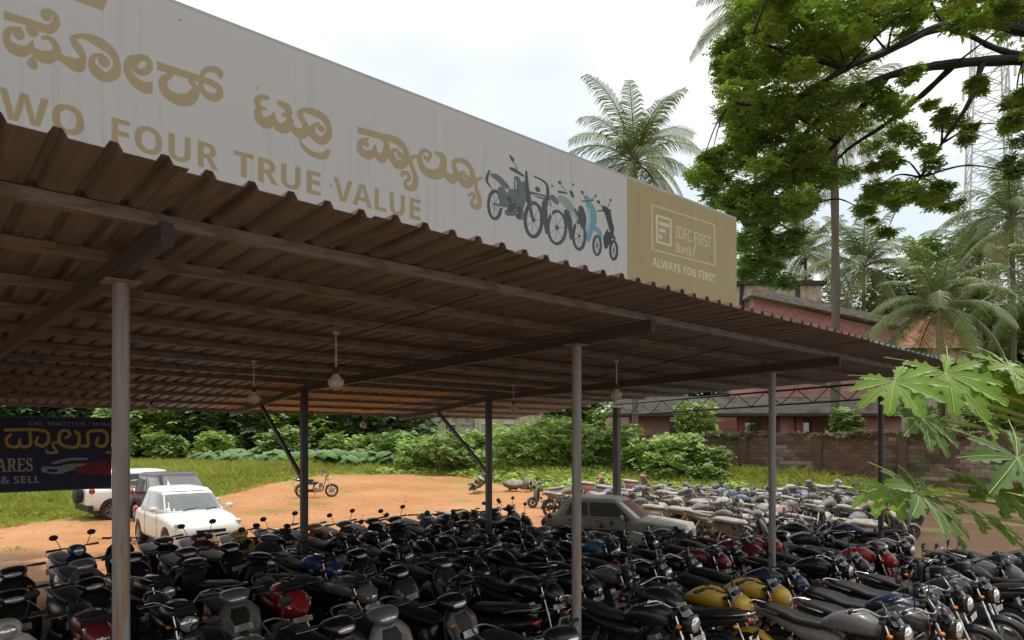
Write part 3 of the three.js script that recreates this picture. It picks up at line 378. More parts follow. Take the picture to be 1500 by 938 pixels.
  P('foot_pegs', MG(both((s) => cyl(.014, .014, .1, 8, s * .22, .3, -.02, 0, 0, Math.PI / 2))), rubber);
  const fp = P('front_number_plate', plateGeo(.22, .06), plateMats[1]); fp.position.set(0, kind === 2 ? .68 : .715, kind === 2 ? .75 : .66); fp.rotation.x = -.15;
  const rp = P('rear_number_plate', plateGeo(.2, .1), plateMats[1]); rp.position.set(0, .62, -1.0); rp.rotation.x = .3;
  return t;
}
const protos = { scooter: makeScooter(false), classic: makeScooter(true), commuter: makeMotorcycle(0), street: makeMotorcycle(1), faired: makeMotorcycle(2) };
const COL = { black: [.007, .007, .008], charcoal: [.028, .028, .031], silver: [.15, .15, .155], grey: [.07, .072, .075], white: [.62, .6, .55], maroon: [.16, .012, .02], red: [.38, .02, .02], blue: [.02, .06, .24], navy: [.012, .02, .07], yellow: [.62, .38, .03], orange: [.42, .12, .03], skyblue: [.05, .2, .42] };
const painted = ['front_fender', 'front_apron', 'headlight_cowl', 'body_panel', 'fuel_tank', 'side_panel', 'fairing', 'belly_fairing'];
const paints = {}; for (const k in COL) { paints[k] = paint(COL[k]); paints['dusty_' + k] = paint(COL[k].map((v) => v * .6 + .22), 1); }
const kindWord = { scooter: 'scooter', classic: 'round-headlamp scooter', commuter: 'commuter motorcycle', street: 'street motorcycle with headlamp cowl', faired: 'faired sports motorcycle' };
const mixed = { commuter: ['fuel_tank', 'side_panel', 'front_fender'], street: ['fuel_tank', 'headlight_cowl', 'front_fender'] };
let plateTurn = 0;
function bike(kind, col, x, z, turn, lean, label, group, o = {}) {
  const t = protos[kind].clone(); t.name = numbered(kind === 'scooter' || kind === 'classic' ? 'scooter' : 'motorcycle'); scene.add(t);
  t.position.set(x, o.y ?? rise(x, z), z); t.rotation.set(o.pitch || 0, turn, lean, 'YXZ');
  const d = o.dusty, pm = paints[(d ? 'dusty_' : '') + col], bm = paints[d ? 'dusty_charcoal' : 'black'], keep = mixed[kind];
  t.traverse((m) => { if (!m.isMesh) return; if (painted.includes(m.name)) m.material = keep && !keep.includes(m.name) ? bm : pm; else if (/number_plate/.test(m.name)) { m.material = plateMats[plateTurn++ % 4]; if (d || o.noPlate) m.visible = true; }
    else if (d) m.material = { seat: dust, tyre: dustDark, rim: dustMetal, grip: dustDark, engine: dustMetal, floorboard: dustDark, inner_panel: dustDark, muffler: dustMetal, exhaust: dustMetal, grab_rail: dustMetal, handlebar: dustMetal, mirror: dustDark, visor: dustDark, frame_tubes: dustDark, leg_guard: dustMetal }[m.name] || m.material; });
  if (o.drop) for (const n of o.drop) t.children.filter((c) => c.name === n).forEach((c) => t.remove(c));
  t.userData = { label, category: kind === 'scooter' || kind === 'classic' ? 'scooter' : 'motorcycle', ...(group ? { group } : {}) };
  return t;
}
const cw = { black: 'black', charcoal: 'charcoal', silver: 'silver', grey: 'grey', white: 'white', maroon: 'dark red', red: 'red', blue: 'blue', navy: 'navy', yellow: 'yellow', orange: 'orange', skyblue: 'bright blue' };
{
  const r = rngOf(77), rows = [[13.0, 2.1, 12.2], [11.35, 1.25, 10.4], [9.65, .95, 10.2], [7.95, .75, 11.3], [6.2, 1.6, 12.2], [4.45, 4.3, 12.9], [2.75, 7.0, 13.2]];
  // machines that stand out in the photograph: [along, back, kind, colour]
  const want = [[.95, 8.3, 'classic', 'white'], [1.6, 7.9, 'street', 'maroon'], [2.9, 8.0, 'scooter', 'silver'], [3.7, 8.0, 'faired', 'red'], [4.3, 13.1, 'scooter', 'maroon'], [5.0, 12.9, 'scooter', 'yellow'], [6.1, 12.9, 'scooter', 'orange'], [6.9, 12.9, 'scooter', 'grey'], [7.4, 4.5, 'street', 'yellow'], [8.0, 4.5, 'street', 'yellow'], [9.2, 8.0, 'commuter', 'skyblue'], [10.4, 8.0, 'commuter', 'white'],
    [11.6, 6.3, 'street', 'red'], [10.9, 6.2, 'faired', 'maroon'], [8.7, 4.4, 'street', 'navy'], [11.2, 4.5, 'street', 'red'], [9.6, 6.2, 'street', 'maroon'], [9.7, 9.6, 'scooter', 'silver'], [11.9, 2.7, 'street', 'silver'], [9.6, 2.7, 'commuter', 'charcoal'], [12.6, 2.7, 'faired', 'charcoal'], [8.6, 2.7, 'street', 'navy'], [5.2, 4.5, 'commuter', 'red']];
  const used = new Set();
  for (const [b, a0, a1] of rows) for (let a = a0 + .2 * r(); a < a1; a += .6 + .16 * r()) {
    const bb = b + .28 * (r() - .5); if ([...aP.map((q) => [q, bP]), ...aF.map((q) => [q, bF])].some(([q, w]) => Math.abs(q - a) < .3 && Math.abs(w - bb) < 1.05)) continue;
    let w = null, wd = .45; want.forEach((q, i) => { const e = Math.hypot(q[0] - a, (q[1] - b) * 1.0); if (!used.has(i) && e < wd) { wd = e; w = i; } });
    let kind, col; if (w !== null) { used.add(w); [, , kind, col] = want[w]; }
    else { const scoot = r() < (a < 5.5 ? .82 : b > 10 ? .6 : .12), q = r(); kind = scoot ? (r() < .2 ? 'classic' : 'scooter') : q < .42 ? 'commuter' : q < .93 ? 'street' : 'faired'; const k = r(); col = k < .72 ? 'black' : k < .82 ? 'charcoal' : k < .86 ? 'navy' : k < .9 ? 'maroon' : k < .94 ? 'grey' : k < .97 ? 'blue' : 'silver'; }
    const back = w === null && r() < (a < 8 ? .2 : .05), place = a < 5.6 ? 'under the shed near the hanging banner' : b < 5.2 ? 'in the front rows of the shed' : b > 10 ? 'in the rear rows of the shed' : 'in the middle rows of the shed';
    bike(kind, col, a, -bb, (back ? Math.PI : 0) + .34 * (r() - .5) + .05, (r() < .75 ? .1 : -.02) + .05 * (r() - .5), `${cw[col]} ${kindWord[kind]} parked ${back ? 'tail out ' : ''}${place}`, `${cw[col]} ${kindWord[kind]} parked ${back ? 'tail out ' : ''}${place}`, { drop: r() < .55 ? ['mirror', 'mirror_stem'] : [] });
  }
  // beyond the shed's open end, on the right
  bike('scooter', 'silver', 13.0, -2.0, 1.25, .08, 'silver grey scooter parked alone near the papaya plant', null);
  bike('street', 'navy', 14.6, -5.6, 3.6, .12, 'navy motorcycle parked tail out beside the dark end post', null);
  bike('commuter', 'black', 13.9, -6.4, 3.3, .1, 'black commuter motorcycle behind the papaya leaves beside the end post', null);
  bike('street', 'charcoal', 12.6, -5.9, .5, .1, 'charcoal motorcycle standing with its front wheel turned out at the shed end', null);
  // one stripped motorcycle alone on the bare lot
  { const p = onGround(463, 31); bike('commuter', 'charcoal', p.x, p.z, 1.15, .1, 'stripped motorcycle standing alone on the bare orange lot', null, { drop: ['headlight_cowl', 'visor', 'fuel_tank', 'leg_guard'] }); }
  for (const [px, Z, k, c, tn, ln, lb] of [[692, 33, 'scooter', 'charcoal', 2.2, .75, 'dusty scooter lying tipped over in the grass edge'], [765, 34, 'scooter', 'grey', .7, 1.2, 'wrecked grey scooter lying flat in the weeds'], [803, 27, 'scooter', 'charcoal', -2.2, .1, 'dusty dark scooter at the lot edge beside the bushes'], [825, 24.5, 'commuter', 'charcoal', 1.4, .1, 'stripped dusty motorcycle behind the old saloon car']]) { const p = onGround(px, Z); bike(k, c, p.x, p.z, tn, ln, lb, null, { dusty: 1, y: p.y + (ln > .6 ? .14 : 0) }); }
  // the scrap heap of derelict two-wheelers
  const cols = ['silver', 'grey', 'white', 'charcoal', 'black', 'grey', 'silver', 'maroon', 'skyblue'];
  let n = 0; const heap = [];
  for (let Z = 17.2; Z < 31; Z += 1.55) for (let px = 880 + (Z < 19 ? 150 : 0) + 20 * r(); px < 1325 + (Z - 17) * 1; px += 700 / Z + 250 / Z * r()) heap.push([px, Z + 1.0 * (r() - .5)]);
  for (const [px, Z] of heap) { const [x, z] = ab((px - 750) / 1000 * Z, Z); if (x < 15.1 && z > -13) continue; if (n > 74) break; n++;
    const k = ['scooter', 'scooter', 'commuter', 'street', 'classic'][r() * 5 | 0]; let col = cols[r() * cols.length | 0]; if (n === 9) col = 'orange'; const lean = (r() < .6 ? .15 : .45) * (r() < .5 ? 1 : -1) + .1 * (r() - .5);
    bike(k, col, x, z, .5 + 1.6 * (r() - .3), lean, `dusty ${cw[col]} derelict ${kindWord[k]} in the scrap heap`, `dusty ${cw[col]} derelict ${kindWord[k]} in the scrap heap`, { dusty: 1, y: rise(x, z) - .02 + (r() < .3 ? .12 : 0), drop: r() < .4 ? ['mirror', 'mirror_stem', 'front_number_plate'] : r() < .5 ? ['headlight_cowl', 'headlight', 'visor', 'mirror', 'mirror_stem'] : [] }); }
  for (const [px, Z] of [[868, 30], [930, 31]]) { const p = onGround(px, Z); bike('scooter', 'red', p.x, p.z, 1.2, .2, 'faded red derelict scooter at the back of the scrap heap', 'faded red derelict scooters at the back of the scrap heap', { dusty: 1 }); }
}
{ // yellow-green sack lying over a scrapped scooter
  const p = atPx(1305, 750, 18.6); single('plastic_sack', T(new THREE.IcosahedronGeometry(.24, 3), 0, 0, 0), mat([.5, .52, .04], .5), 'yellow-green plastic sack lying on top of the scrap heap', 'sack').position.copy(p);
  const g = scene.children[scene.children.length - 1].geometry, q = g.attributes.position; for (let i = 0; i < q.count; i++) { const v = V(q.getX(i), q.getY(i), q.getZ(i)), k = 1 + .35 * (fbm(v.x * 9 + 5, v.z * 9 + v.y * 7, 3, 4) - .5); q.setXYZ(i, v.x * 1.5 * k, v.y * .5 * k, v.z * k); } g.computeVertexNormals();
}
// ---------- cars (built facing +z) ----------
const carGlass = phys([.16, .18, .18], .04, { clearcoat: 1, metalness: .45 });
function makeCar(name, label, o) {
  const t = thing(name, label, 'car', o.pos, o.turn), P = (n, g, m, par = t) => part(n, g, m, par), L = o.len / 2, W = o.wid / 2, wz0 = o.axF, wz1 = o.axR, wr = o.wr;
  // lower body, then wheel arches cut out
  let body = loft(o.body.map(([z, y0, y1, w, e]) => [z, (y0 + y1) / 2, w * W, (y1 - y0) / 2, e ?? 5]), 'z', 28);
  const ev = new Evaluator(); ev.attributes = ['position', 'normal', 'uv']; ev.useGroups = false;
  let br = new Brush(body); br.updateMatrixWorld();
  for (const z of [wz0, wz1]) for (const s of [-1, 1]) { const c = new Brush(new THREE.CylinderGeometry(wr + .05, wr + .05, .32, 24).rotateZ(Math.PI / 2)); c.position.set(s * (W - .08), wr + .01, z); c.updateMatrixWorld(); br = ev.evaluate(br, c, SUBTRACTION); br.updateMatrixWorld(); }
  P('body', br.geometry, o.paint);
  const cab = o.cabin, ce = o.round ?? 7; P('cabin', loft(cab.map(([y, zc, hw, hd]) => [y, zc, hw * W, hd, ce]), 'y', 32), o.paint);
  const at = (y, k) => { for (let i = 0; i < cab.length - 1; i++) if (y <= cab[i + 1][0]) { const q = (y - cab[i][0]) / (cab[i + 1][0] - cab[i][0]); return cab[i][k] + (cab[i + 1][k] - cab[i][k]) * q; } return cab[cab.length - 1][k]; };
  const se = (v) => (1 - Math.min(1, Math.abs(v)) ** ce) ** (1 / ce), [g0, g1] = o.glassY;
  const front = (sg, x0, x1) => grid((u, v) => { const y = g0 + (g1 - g0) * v, hw = at(y, 2) * W, s = x0 + (x1 - x0) * u; return [s * hw, y, at(y, 1) + sg * (at(y, 3) * se(s) + .007)]; }, 14, 5);
  P('windshield', front(1, -.86, .86), carGlass); P('rear_window', front(-1, -.8, .8), carGlass);
  for (const s of [-1, 1]) for (const [a0, a1] of o.side) P('side_window', grid((u, v) => { const y = g0 + .02 + (g1 - g0 - .04) * v, hd = at(y, 3), q = a0 + (a1 - a0) * u; return [s * (at(y, 2) * W * se(q) + .006), y, at(y, 1) + q * hd]; }, 8, 4), carGlass);
  for (const s of [-1, 1]) { const m = P('door_mirror', MG(ell(.1, .065, .05, s * (W + .06), g0 + .03, o.mirZ, 10), box(.1, .02, .04, s * (W - .02), g0 - .01, o.mirZ)), o.paint); P('mirror_glass', T(new THREE.CircleGeometry(.05, 12).scale(1.6, 1, 1), s * (W + .06), g0 + .03, o.mirZ - .055, 0, Math.PI), mirrorGlass, m); }
  for (const [z, nm] of [[wz0, 'front_wheel'], [wz1, 'rear_wheel']]) for (const s of [-1, 1]) { const w = new THREE.Group(); w.name = nm; t.add(w); w.position.set(s * (W - .11), wr, z);
    const tw = .19, ri = wr * .66; part('tyre', new THREE.LatheGeometry([[ri, -.5], [wr - .03, -.5], [wr, -.3], [wr, .3], [wr - .03, .5], [ri, .5], [ri, -.5]].map(([a, b]) => new THREE.Vector2(a, b * tw)), 28).rotateZ(Math.PI / 2), rubber, w);
    const gs = [new THREE.LatheGeometry([[ri - .03, -.45], [ri + .003, -.48], [ri + .003, .48], [ri - .02, .46], [ri - .03, .1]].map(([a, b]) => new THREE.Vector2(a, b * tw)), 24).rotateZ(Math.PI / 2), cyl(.05, .05, .03, 12, s * .075, 0, 0, 0, 0, Math.PI / 2)]; for (let k = 0; k < 10; k++) gs.push(T(box(.02, ri, .03, s * .07, ri / 2, 0, 0, 0, 0), 0, 0, 0, k / 10 * 6.2832 + (k % 2) * .12)); part('rim', MG(gs), alloy, w); part('wheel_well', cyl(wr * .64, wr * .64, .02, 16, s * .03, 0, 0, 0, 0, Math.PI / 2), blackPlastic, w); }
  for (const s of [-1, 1]) { P('headlight', T(new THREE.SphereGeometry(1, 14, 10).scale(...o.hl.slice(0, 3)), s * o.hl[3], o.hl[4], o.hl[5], -.35, s * .5), lens); P('tail_light', T(new THREE.SphereGeometry(1, 12, 8).scale(.07, .11, .1), s * (W - .1), o.tl[0], o.tl[1], 0, 0), redLens);
    for (const z of o.handles) P('door_handle', rbox(.025, .025, .14, .008, s * (W + .004), o.belt - .08, z), o.trim ?? o.paint);
    for (const z of o.seams) P('door_seam', box(.006, o.belt - .36, .008, s * (W - .001), (o.belt + .36) / 2 - .02, z), blackPlastic); if (o.strip) P('side_strip', box(.012, .05, o.len * .82, s * W, .58, 0), blackPlastic); }
  P('grille', rbox(...o.grille), blackPlastic); P('front_bumper_intake', rbox(W * 1.1, .09, .03, .02, 0, .3, L - .035), blackPlastic);
  for (const s of [-.4, .25]) P('wiper', tube([[s * W, g0 + .0, at(g0, 1) + at(g0, 3) + .02], [s * W + .4, g0 + .05, at(g0 + .05, 1) + at(g0 + .05, 3) * .985 + .02]], .008, 4, 5), blackPlastic);
  const pl = P('front_number_plate', plateGeo(.44, .11), plateMats[2]); pl.position.set(0, o.plateY ?? .42, L + .012); const rp = P('rear_number_plate', plateGeo(.44, .11), plateMats[3]); rp.position.set(0, .72, -L - .012);
  P('underbody', box(o.wid * .8, .12, o.len * .8, 0, .2, 0), blackPlastic);
  return { t, P };
}
{
  const pw = paint([.72, .72, .68]), turnV = 0;   // heading +z: towards the front of the shed
  const p1 = onGround(272, 17.6);
  makeCar('hatchback_car', 'white hatchback car facing the shed on the sunlit lot', { pos: [p1.x, 0, p1.z], turn: turnV, round: 4.6, len: 3.8, wid: 1.69, axF: 1.2, axR: -1.2, wr: .3, paint: pw, belt: .95,
    body: [[1.9, .32, .56, .62, 3], [1.84, .22, .72, .84, 4], [1.6, .2, .82, .96, 4.5], [1.2, .2, .9, .99], [.75, .2, .96, 1], [-.6, .2, .98, 1], [-1.4, .2, .98, .98], [-1.75, .22, .95, .9, 4.5], [-1.88, .3, .85, .78, 4]], cabin: [[0.82, -.32, .93, 1.32], [1.0, -.36, .925, 1.24], [1.38, -.56, .77, .88], [1.46, -.6, .7, .74], [1.5, -.62, .5, .5]], glassY: [.99, 1.42], side: [[-.62, -.08], [0, .82]], mirZ: .55, hl: [.1, .08, .2, .65, .69, 1.64], tl: [.85, -1.75], handles: [-.35, -1.1], seams: [.55, -.5], grille: [.7, .09, .05, .02, 0, .55, 1.878] });
  const p2 = onGround(255, 22.6);
  makeCar('dark_hatchback_car', 'dark maroon tall hatchback car behind the white hatchback', { pos: [p2.x, 0, p2.z], turn: .12, len: 3.6, wid: 1.6, axF: 1.15, axR: -1.15, wr: .29, paint: paint([.045, .012, .025]), belt: 1.0,
    body: [[1.8, .32, .62, .64, 3], [1.74, .22, .8, .86, 4], [1.4, .2, .92, .97, 4.5], [.9, .2, 1.0, 1], [-.6, .2, 1.02, 1], [-1.4, .2, 1.02, .98], [-1.7, .22, 1.0, .92], [-1.78, .3, .9, .8, 4]], cabin: [[0.87, -.28, .93, 1.32], [1.05, -.32, .925, 1.25], [1.5, -.48, .82, .98], [1.6, -.5, .76, .88], [1.64, -.5, .64, .72]], glassY: [1.03, 1.52], side: [[-.64, -.06], [.02, .84]], mirZ: .6, hl: [.1, .09, .17, .62, .76, 1.55], tl: [.95, -1.68], handles: [-.3, -1.0], seams: [.55, -.45], grille: [.7, .08, .05, .02, 0, .7, 1.73] });
  const p3 = onGround(170, 23.2);
  const suv = makeCar('suv_car', 'white compact SUV with spare wheel on its tailgate beside the grass', { pos: [p3.x + 1.1, 0, p3.z - .9], turn: Math.PI / 2 + .04, len: 4.0, wid: 1.76, axF: 1.28, axR: -1.24, wr: .345, paint: pw, belt: 1.08,
    body: [[2.0, .4, .75, .66, 3], [1.92, .3, .92, .88, 4], [1.5, .28, 1.04, .97, 4.5], [1.0, .28, 1.1, 1], [-.6, .28, 1.12, 1], [-1.5, .28, 1.13, .98], [-1.85, .32, 1.1, .93], [-1.96, .42, 1.0, .84, 4]], cabin: [[0.97, -.3, .93, 1.5], [1.15, -.36, .925, 1.42], [1.55, -.52, .84, 1.18], [1.65, -.55, .78, 1.06], [1.68, -.56, .66, .9]], glassY: [1.13, 1.56], side: [[-.78, -.42], [-.36, .12], [.18, .84]], mirZ: .75, hl: [.1, .09, .18, .7, .88, 1.72], tl: [1.0, -1.84], handles: [-.2, -.95], seams: [.7, -.3], grille: [.9, .2, .05, .02, 0, .74, 1.95] });
  suv.P('spare_wheel', MG(new THREE.LatheGeometry([[0, .1], [.2, .11], [.31, .08], [.335, 0], [.31, -.1], [0, -.1]].map((q) => new THREE.Vector2(...q)), 24).rotateX(Math.PI / 2).translate(0, .88, -2.08)), blackPlastic); suv.P('lower_cladding', MG(box(1.72, .2, .16, 0, .42, -1.9), box(1.78, .12, 2.0, 0, .36, 0)), blackPlastic);
  const gp = mat([.5, .49, .45], .6, 0, { map: wearTex }), p4 = onGround(906, 16.6);
  makeCar('old_hatchback_car', 'old dusty grey boxy car standing among the bikes by the rear post', { pos: [p4.x, 0, p4.z], turn: .39, len: 3.5, wid: 1.46, axF: 1.1, axR: -1.1, wr: .27, paint: gp, belt: .88, strip: true, trim: blackPlastic,
    body: [[1.75, .36, .62, .82, 5], [1.68, .24, .76, .94, 6], [1.2, .22, .82, .98, 6], [.7, .22, .87, 1, 6], [-.8, .22, .9, 1, 6], [-1.5, .22, .9, .98, 6], [-1.7, .26, .86, .94, 6], [-1.75, .36, .74, .9, 5]], cabin: [[.76, -.38, .93, 1.14], [.9, -.42, .925, 1.06], [1.22, -.5, .82, .72], [1.3, -.52, .76, .63], [1.33, -.52, .6, .48]], glassY: [.89, 1.25], side: [[-.68, -.12], [-.06, .82]], mirZ: .3, hl: [.12, .07, .05, .52, .6, 1.7], tl: [.7, -1.68], handles: [-.3, -.95], seams: [.4, -.45], grille: [.7, .1, .04, .01, 0, .58, 1.73] });
}
// ---------- vegetation ----------
const leafMat = (c, tr = .35) => phys(c, .7, { transmission: tr + .08, thickness: 0, ior: 1.3 });
const greens = { tree: leafMat([.24, .34, .05]), treeLight: leafMat([.38, .49, .07]), dark: leafMat([.09, .15, .035]), bush: leafMat([.26, .36, .07]), bright: leafMat([.36, .47, .1]), palm: leafMat([.15, .2, .055]), grass: leafMat([.37, .44, .1]), taro: leafMat([.14, .25, .07]), papaya: leafMat([.18, .33, .02]), papayaPale: leafMat([.12, .23, .05]), dry: leafMat([.3, .24, .12]) };
const bark = mat([.05, .042, .035], .9, 0, { map: wearTex, bumpMap: bumpFine, bumpScale: .03 }), barkPalm = mat([.17, .15, .125], .9, 0, { map: wearTex });
// a twig of leaflets: every leaflet is a folded diamond
function sprayGeo(n, len, wid, seed, flat = .5) {
  const r = rngOf(seed), p = [], ix = [];
  for (let k = 0; k < n; k++) { const s = (k % 2 ? 1 : -1), q = (k >> 1) / (n / 2), o = V((q - .5) * len * 1.3, .1 * len * (r() - .5), 0), a = s * (1.1 - .5 * q) + .5 * (r() - .5), el = flat * (r() - .6), L = len * (.5 + .35 * r()), w = wid * (.7 + .6 * r());
    const d = V(Math.cos(a) * Math.cos(el), Math.sin(el), Math.sin(a) * Math.cos(el)), sd = V(-Math.sin(a), .25 * (r() - .5), Math.cos(a)).multiplyScalar(w / 2), m = o.clone().addScaledVector(d, L * .5), e = o.clone().addScaledVector(d, L); m.y += .06 * L; e.y -= .08 * L;
    const b = p.length / 3; for (const v of [o, m.clone().add(sd), m.clone().sub(sd), e]) p.push(v.x, v.y, v.z); ix.push(b, b + 1, b + 2, b + 1, b + 3, b + 2); }
  const g = new THREE.BufferGeometry(); g.setAttribute('position', new THREE.Float32BufferAttribute(p, 3)); g.setIndex(ix); const f = g.toNonIndexed(); f.computeVertexNormals(); return f;
}
const SPRAY = [sprayGeo(10, .32, .1, 1), sprayGeo(10, .32, .1, 2), sprayGeo(8, .3, .14, 3, 1.2)];
function foliage(parent, blobs, geo, m, size, seed, name = 'foliage', vary = .3) { // blobs: [x,y,z, rx,ry,rz, n]
  const r = rngOf(seed), n = blobs.reduce((s, b) => s + b[6], 0), im = fin(new THREE.InstancedMesh(geo, m, n)), M4 = new THREE.Matrix4(), q = new THREE.Quaternion(), e = new THREE.Euler(), c = new THREE.Color(); let i = 0;
  for (const [x, y, z, rx, ry, rz, k] of blobs) for (let j = 0; j < k; j++) { const d = V(r() - .5, r() - .5, r() - .5).normalize(), lump = .72 + .5 * fbm(d.x * 2.3 + x, d.z * 2.3 + d.y * 1.9 + z, 3, seed), f = lump * (.35 + .65 * r() ** .5);
    e.set(.9 * (r() - .5), r() * 6.3, .9 * (r() - .5)); q.setFromEuler(e); const s = size * (.6 + .8 * r()); M4.compose(V(x + d.x * rx * f, y + d.y * ry * f, z + d.z * rz * f), q, V(s, s, s)); im.setMatrixAt(i, M4);
    const t = 1 + vary * (r() - .5); im.setColorAt(i, c.setRGB(t * (.92 + .22 * (r() - .5)), t, t * (.9 + .2 * r()))); i++; }
  im.name = name; im.userData.kind = 'stuff'; parent.add(im); return im;
}
const limb = (pts, r0, r1, rad = 7) => { const cv = new THREE.CatmullRomCurve3(pts), seg = pts.length * 5, g = new THREE.TubeGeometry(cv, seg, 1, rad), p = g.attributes.position; for (let i = 0; i <= seg; i++) { const c = cv.getPointAt(i / seg), k = (r0 + (r1 - r0) * i / seg) * (1 + .1 * Math.sin(i * 1.7)); for (let j = 0; j <= rad; j++) { const q = i * (rad + 1) + j; p.setXYZ(q, c.x + (p.getX(q) - c.x) * k, c.y + (p.getY(q) - c.y) * k, c.z + (p.getZ(q) - c.z) * k); } } g.computeVertexNormals(); return g; };
{ // the big spreading tree whose boughs come in from the right
  const K = .74, base = ab(23 * K, 19 * K), t = thing('rain_tree', 'large spreading tree with dark boughs reaching over the shed end', 'tree'), P = (px, py, Z) => atPx(px, py, Z * K);
  part('trunk', limb([V(base[0], -.1, base[1]), V(base[0] - .3, 4, base[1] + .2), P(1780, 250, 19.5), P(1700, 130, 19.3)], .6, .33, 12), bark, t);
  const L = [[[1720, 150, 19.3], [1590, 95, 19], [1500, 88, 18.6], [1400, 93, 18.2], [1300, 112, 17.6], [1230, 150, 17.2], [1160, 215, 16.8]], [[1720, 140, 19.3], [1600, 60, 19], [1500, 45, 18.6], [1440, 32, 18.4], [1370, 42, 18], [1300, 75, 17.4], [1240, 100, 17], [1160, 150, 16.4]], [[1500, 82, 18.6], [1455, 70, 18.4], [1420, 52, 18.2], [1395, 45, 18.3], [1370, 15, 18.6], [1350, -40, 19]], [[1300, 112, 17.6], [1260, 160, 17.8], [1225, 210, 18.2], [1160, 270, 18.4], [1090, 330, 18.6]], [[1400, 93, 18.2], [1350, 140, 18.6], [1300, 180, 19], [1230, 230, 19.4], [1190, 300, 19.6]], [[1440, 90, 18.4], [1420, 150, 18], [1380, 210, 18], [1350, 260, 18.2]], [[1500, 45, 18.6], [1480, 0, 18.2], [1420, -60, 18]], [[1240, 100, 17], [1170, 80, 16.6], [1100, 60, 16.4]], [[1230, 150, 17.2], [1140, 160, 17], [1070, 150, 17]]];
  L.forEach((l, i) => part('bough', limb(l.map((q) => P(...q)), i < 2 ? .15 : .065, i < 2 ? .04 : .016), bark, t));
  const r = rngOf(21), blobs = [], twigs = [], ends = L.flatMap((l) => l.slice(2).map((q) => P(...q)));
  for (const [px, py, rp, n] of [[1110, 25, 55, 5], [1180, 20, 60, 5], [1250, 20, 60, 5], [1090, 85, 45, 4], [1150, 90, 60, 6], [1220, 80, 60, 5], [1075, 110, 32, 3], [1100, 160, 50, 5], [1170, 170, 60, 5], [1240, 160, 50, 3], [1085, 215, 45, 4], [1140, 240, 55, 6], [1200, 240, 50, 4], [1060, 235, 35, 3], [1040, 265, 30, 3], [1100, 290, 55, 6], [1160, 300, 45, 5], [1065, 310, 30, 3], [1110, 345, 42, 5], [1150, 355, 35, 3], [1110, 390, 32, 4], [1145, 400, 25, 2], [1260, 270, 40, 2], [1300, 290, 32, 2], [1340, 275, 34, 2], [1375, 290, 26, 2], [1400, 300, 20, 1], [1290, 230, 30, 2], [1330, 190, 34, 2], [1380, 170, 34, 2], [1350, 230, 26, 2], [1420, 190, 28, 1], [1310, 30, 45, 3], [1390, 15, 40, 2], [1450, 10, 45, 3], [1330, 0, 45, 3], [1490, 130, 30, 1], [1470, 160, 40, 2], [1495, 190, 35, 2], [1470, 240, 30, 1], [1490, 20, 40, 2], [1300, 140, 40, 2], [1345, 110, 30, 1], [1430, 130, 30, 1], [1265, 320, 25, 1], [1285, 330, 22, 1], [1560, 60, 80, 5], [1650, 120, 90, 6], [1780, 60, 110, 6], [1620, -60, 100, 6], [1450, -60, 90, 5], [1280, -50, 90, 5], [1900, 120, 110, 6], [1750, -100, 120, 6], [1180, -50, 70, 5], [1700, -260, 120, 5]])
    for (let k = 0; k < n * 2; k++) { const Z = (py < -40 ? 11.5 : 15.6) + (py < -40 ? 8 : 5) * r(), x = px + rp * 1.3 * (r() - .5), y = py + rp * 1.1 * (r() - .5), c = P(x, y, Z), R = rp * Z * K / 1000 * (.26 + .3 * r()); blobs.push([c.x, c.y, c.z, R * 1.2, R * .75, R * 1.2, 34 + R * 120 | 0]);
      if (k < 1) { let e = ends[0]; for (const q of ends) if (q.distanceTo(c) < e.distanceTo(c)) e = q; if (e.distanceTo(c) < 5) twigs.push(limb([e, e.clone().lerp(c, .5).add(V(0, .18, 0)), c], .024, .006, 4)); } }
  part('branchlets', MG(twigs), bark, t).userData.kind = 'stuff';
  foliage(t, blobs.filter((_, i) => i % 3), SPRAY[0], greens.tree, .38, 5, 'crown', .5); foliage(t, blobs.filter((_, i) => !(i % 3)), SPRAY[1], greens.treeLight, .38, 6, 'crown', .5);
}
// coconut palms: each frond a mesh of its own
function frondGeo(el, len, seed) {
  const r = rngOf(seed), pts = []; let d = V(Math.cos(el), Math.sin(el), 0), p = V(.12, 0, 0); for (let i = 0; i <= 10; i++) { pts.push(p.clone()); p = p.clone().addScaledVector(d, len / 10); d = V(d.x, d.y - .17 - .05 * (i / 10), 0).normalize(); }
  const cv = new THREE.CatmullRomCurve3(pts), gs = [limb(pts, .045, .008, 4)], pos = [], ix = [];
  for (let k = 0; k < 58; k++) for (const s of [-1, 1]) { const t = .12 + .87 * k / 58, o = cv.getPointAt(t), tg = cv.getTangentAt(t), L = len * .23 * Math.sin(Math.PI * (.14 + .8 * t)) ** .7 * (.85 + .3 * r()), hang = .3 + .55 * r();
    const dir = V(tg.x * .65, tg.y * .65 - hang * .5, s * .8).normalize(), e = o.clone().addScaledVector(dir, L * .6), e2 = e.clone().add(V(dir.x * .3, dir.y * .3 - .28, dir.z * .3).multiplyScalar(L)), w = tg.clone().multiplyScalar(.022), b = pos.length / 3;
    for (const v of [o.clone().sub(w), o.clone().add(w), e.clone().sub(w), e.clone().add(w), e2]) pos.push(v.x, v.y, v.z); ix.push(b, b + 1, b + 2, b + 1, b + 3, b + 2, b + 2, b + 3, b + 4); }
  const g = new THREE.BufferGeometry(); g.setAttribute('position', new THREE.Float32BufferAttribute(pos, 3)); g.setAttribute('uv', new THREE.Float32BufferAttribute(new Float32Array(pos.length / 3 * 2), 2)); g.setIndex(ix); g.computeVertexNormals(); gs.push(g); return MG(gs);
}
const FRONDS = [1.35, 1.1, .8, .5, .2, -.15, -.5].map((e, i) => frondGeo(e, 4.6, 50 + i));
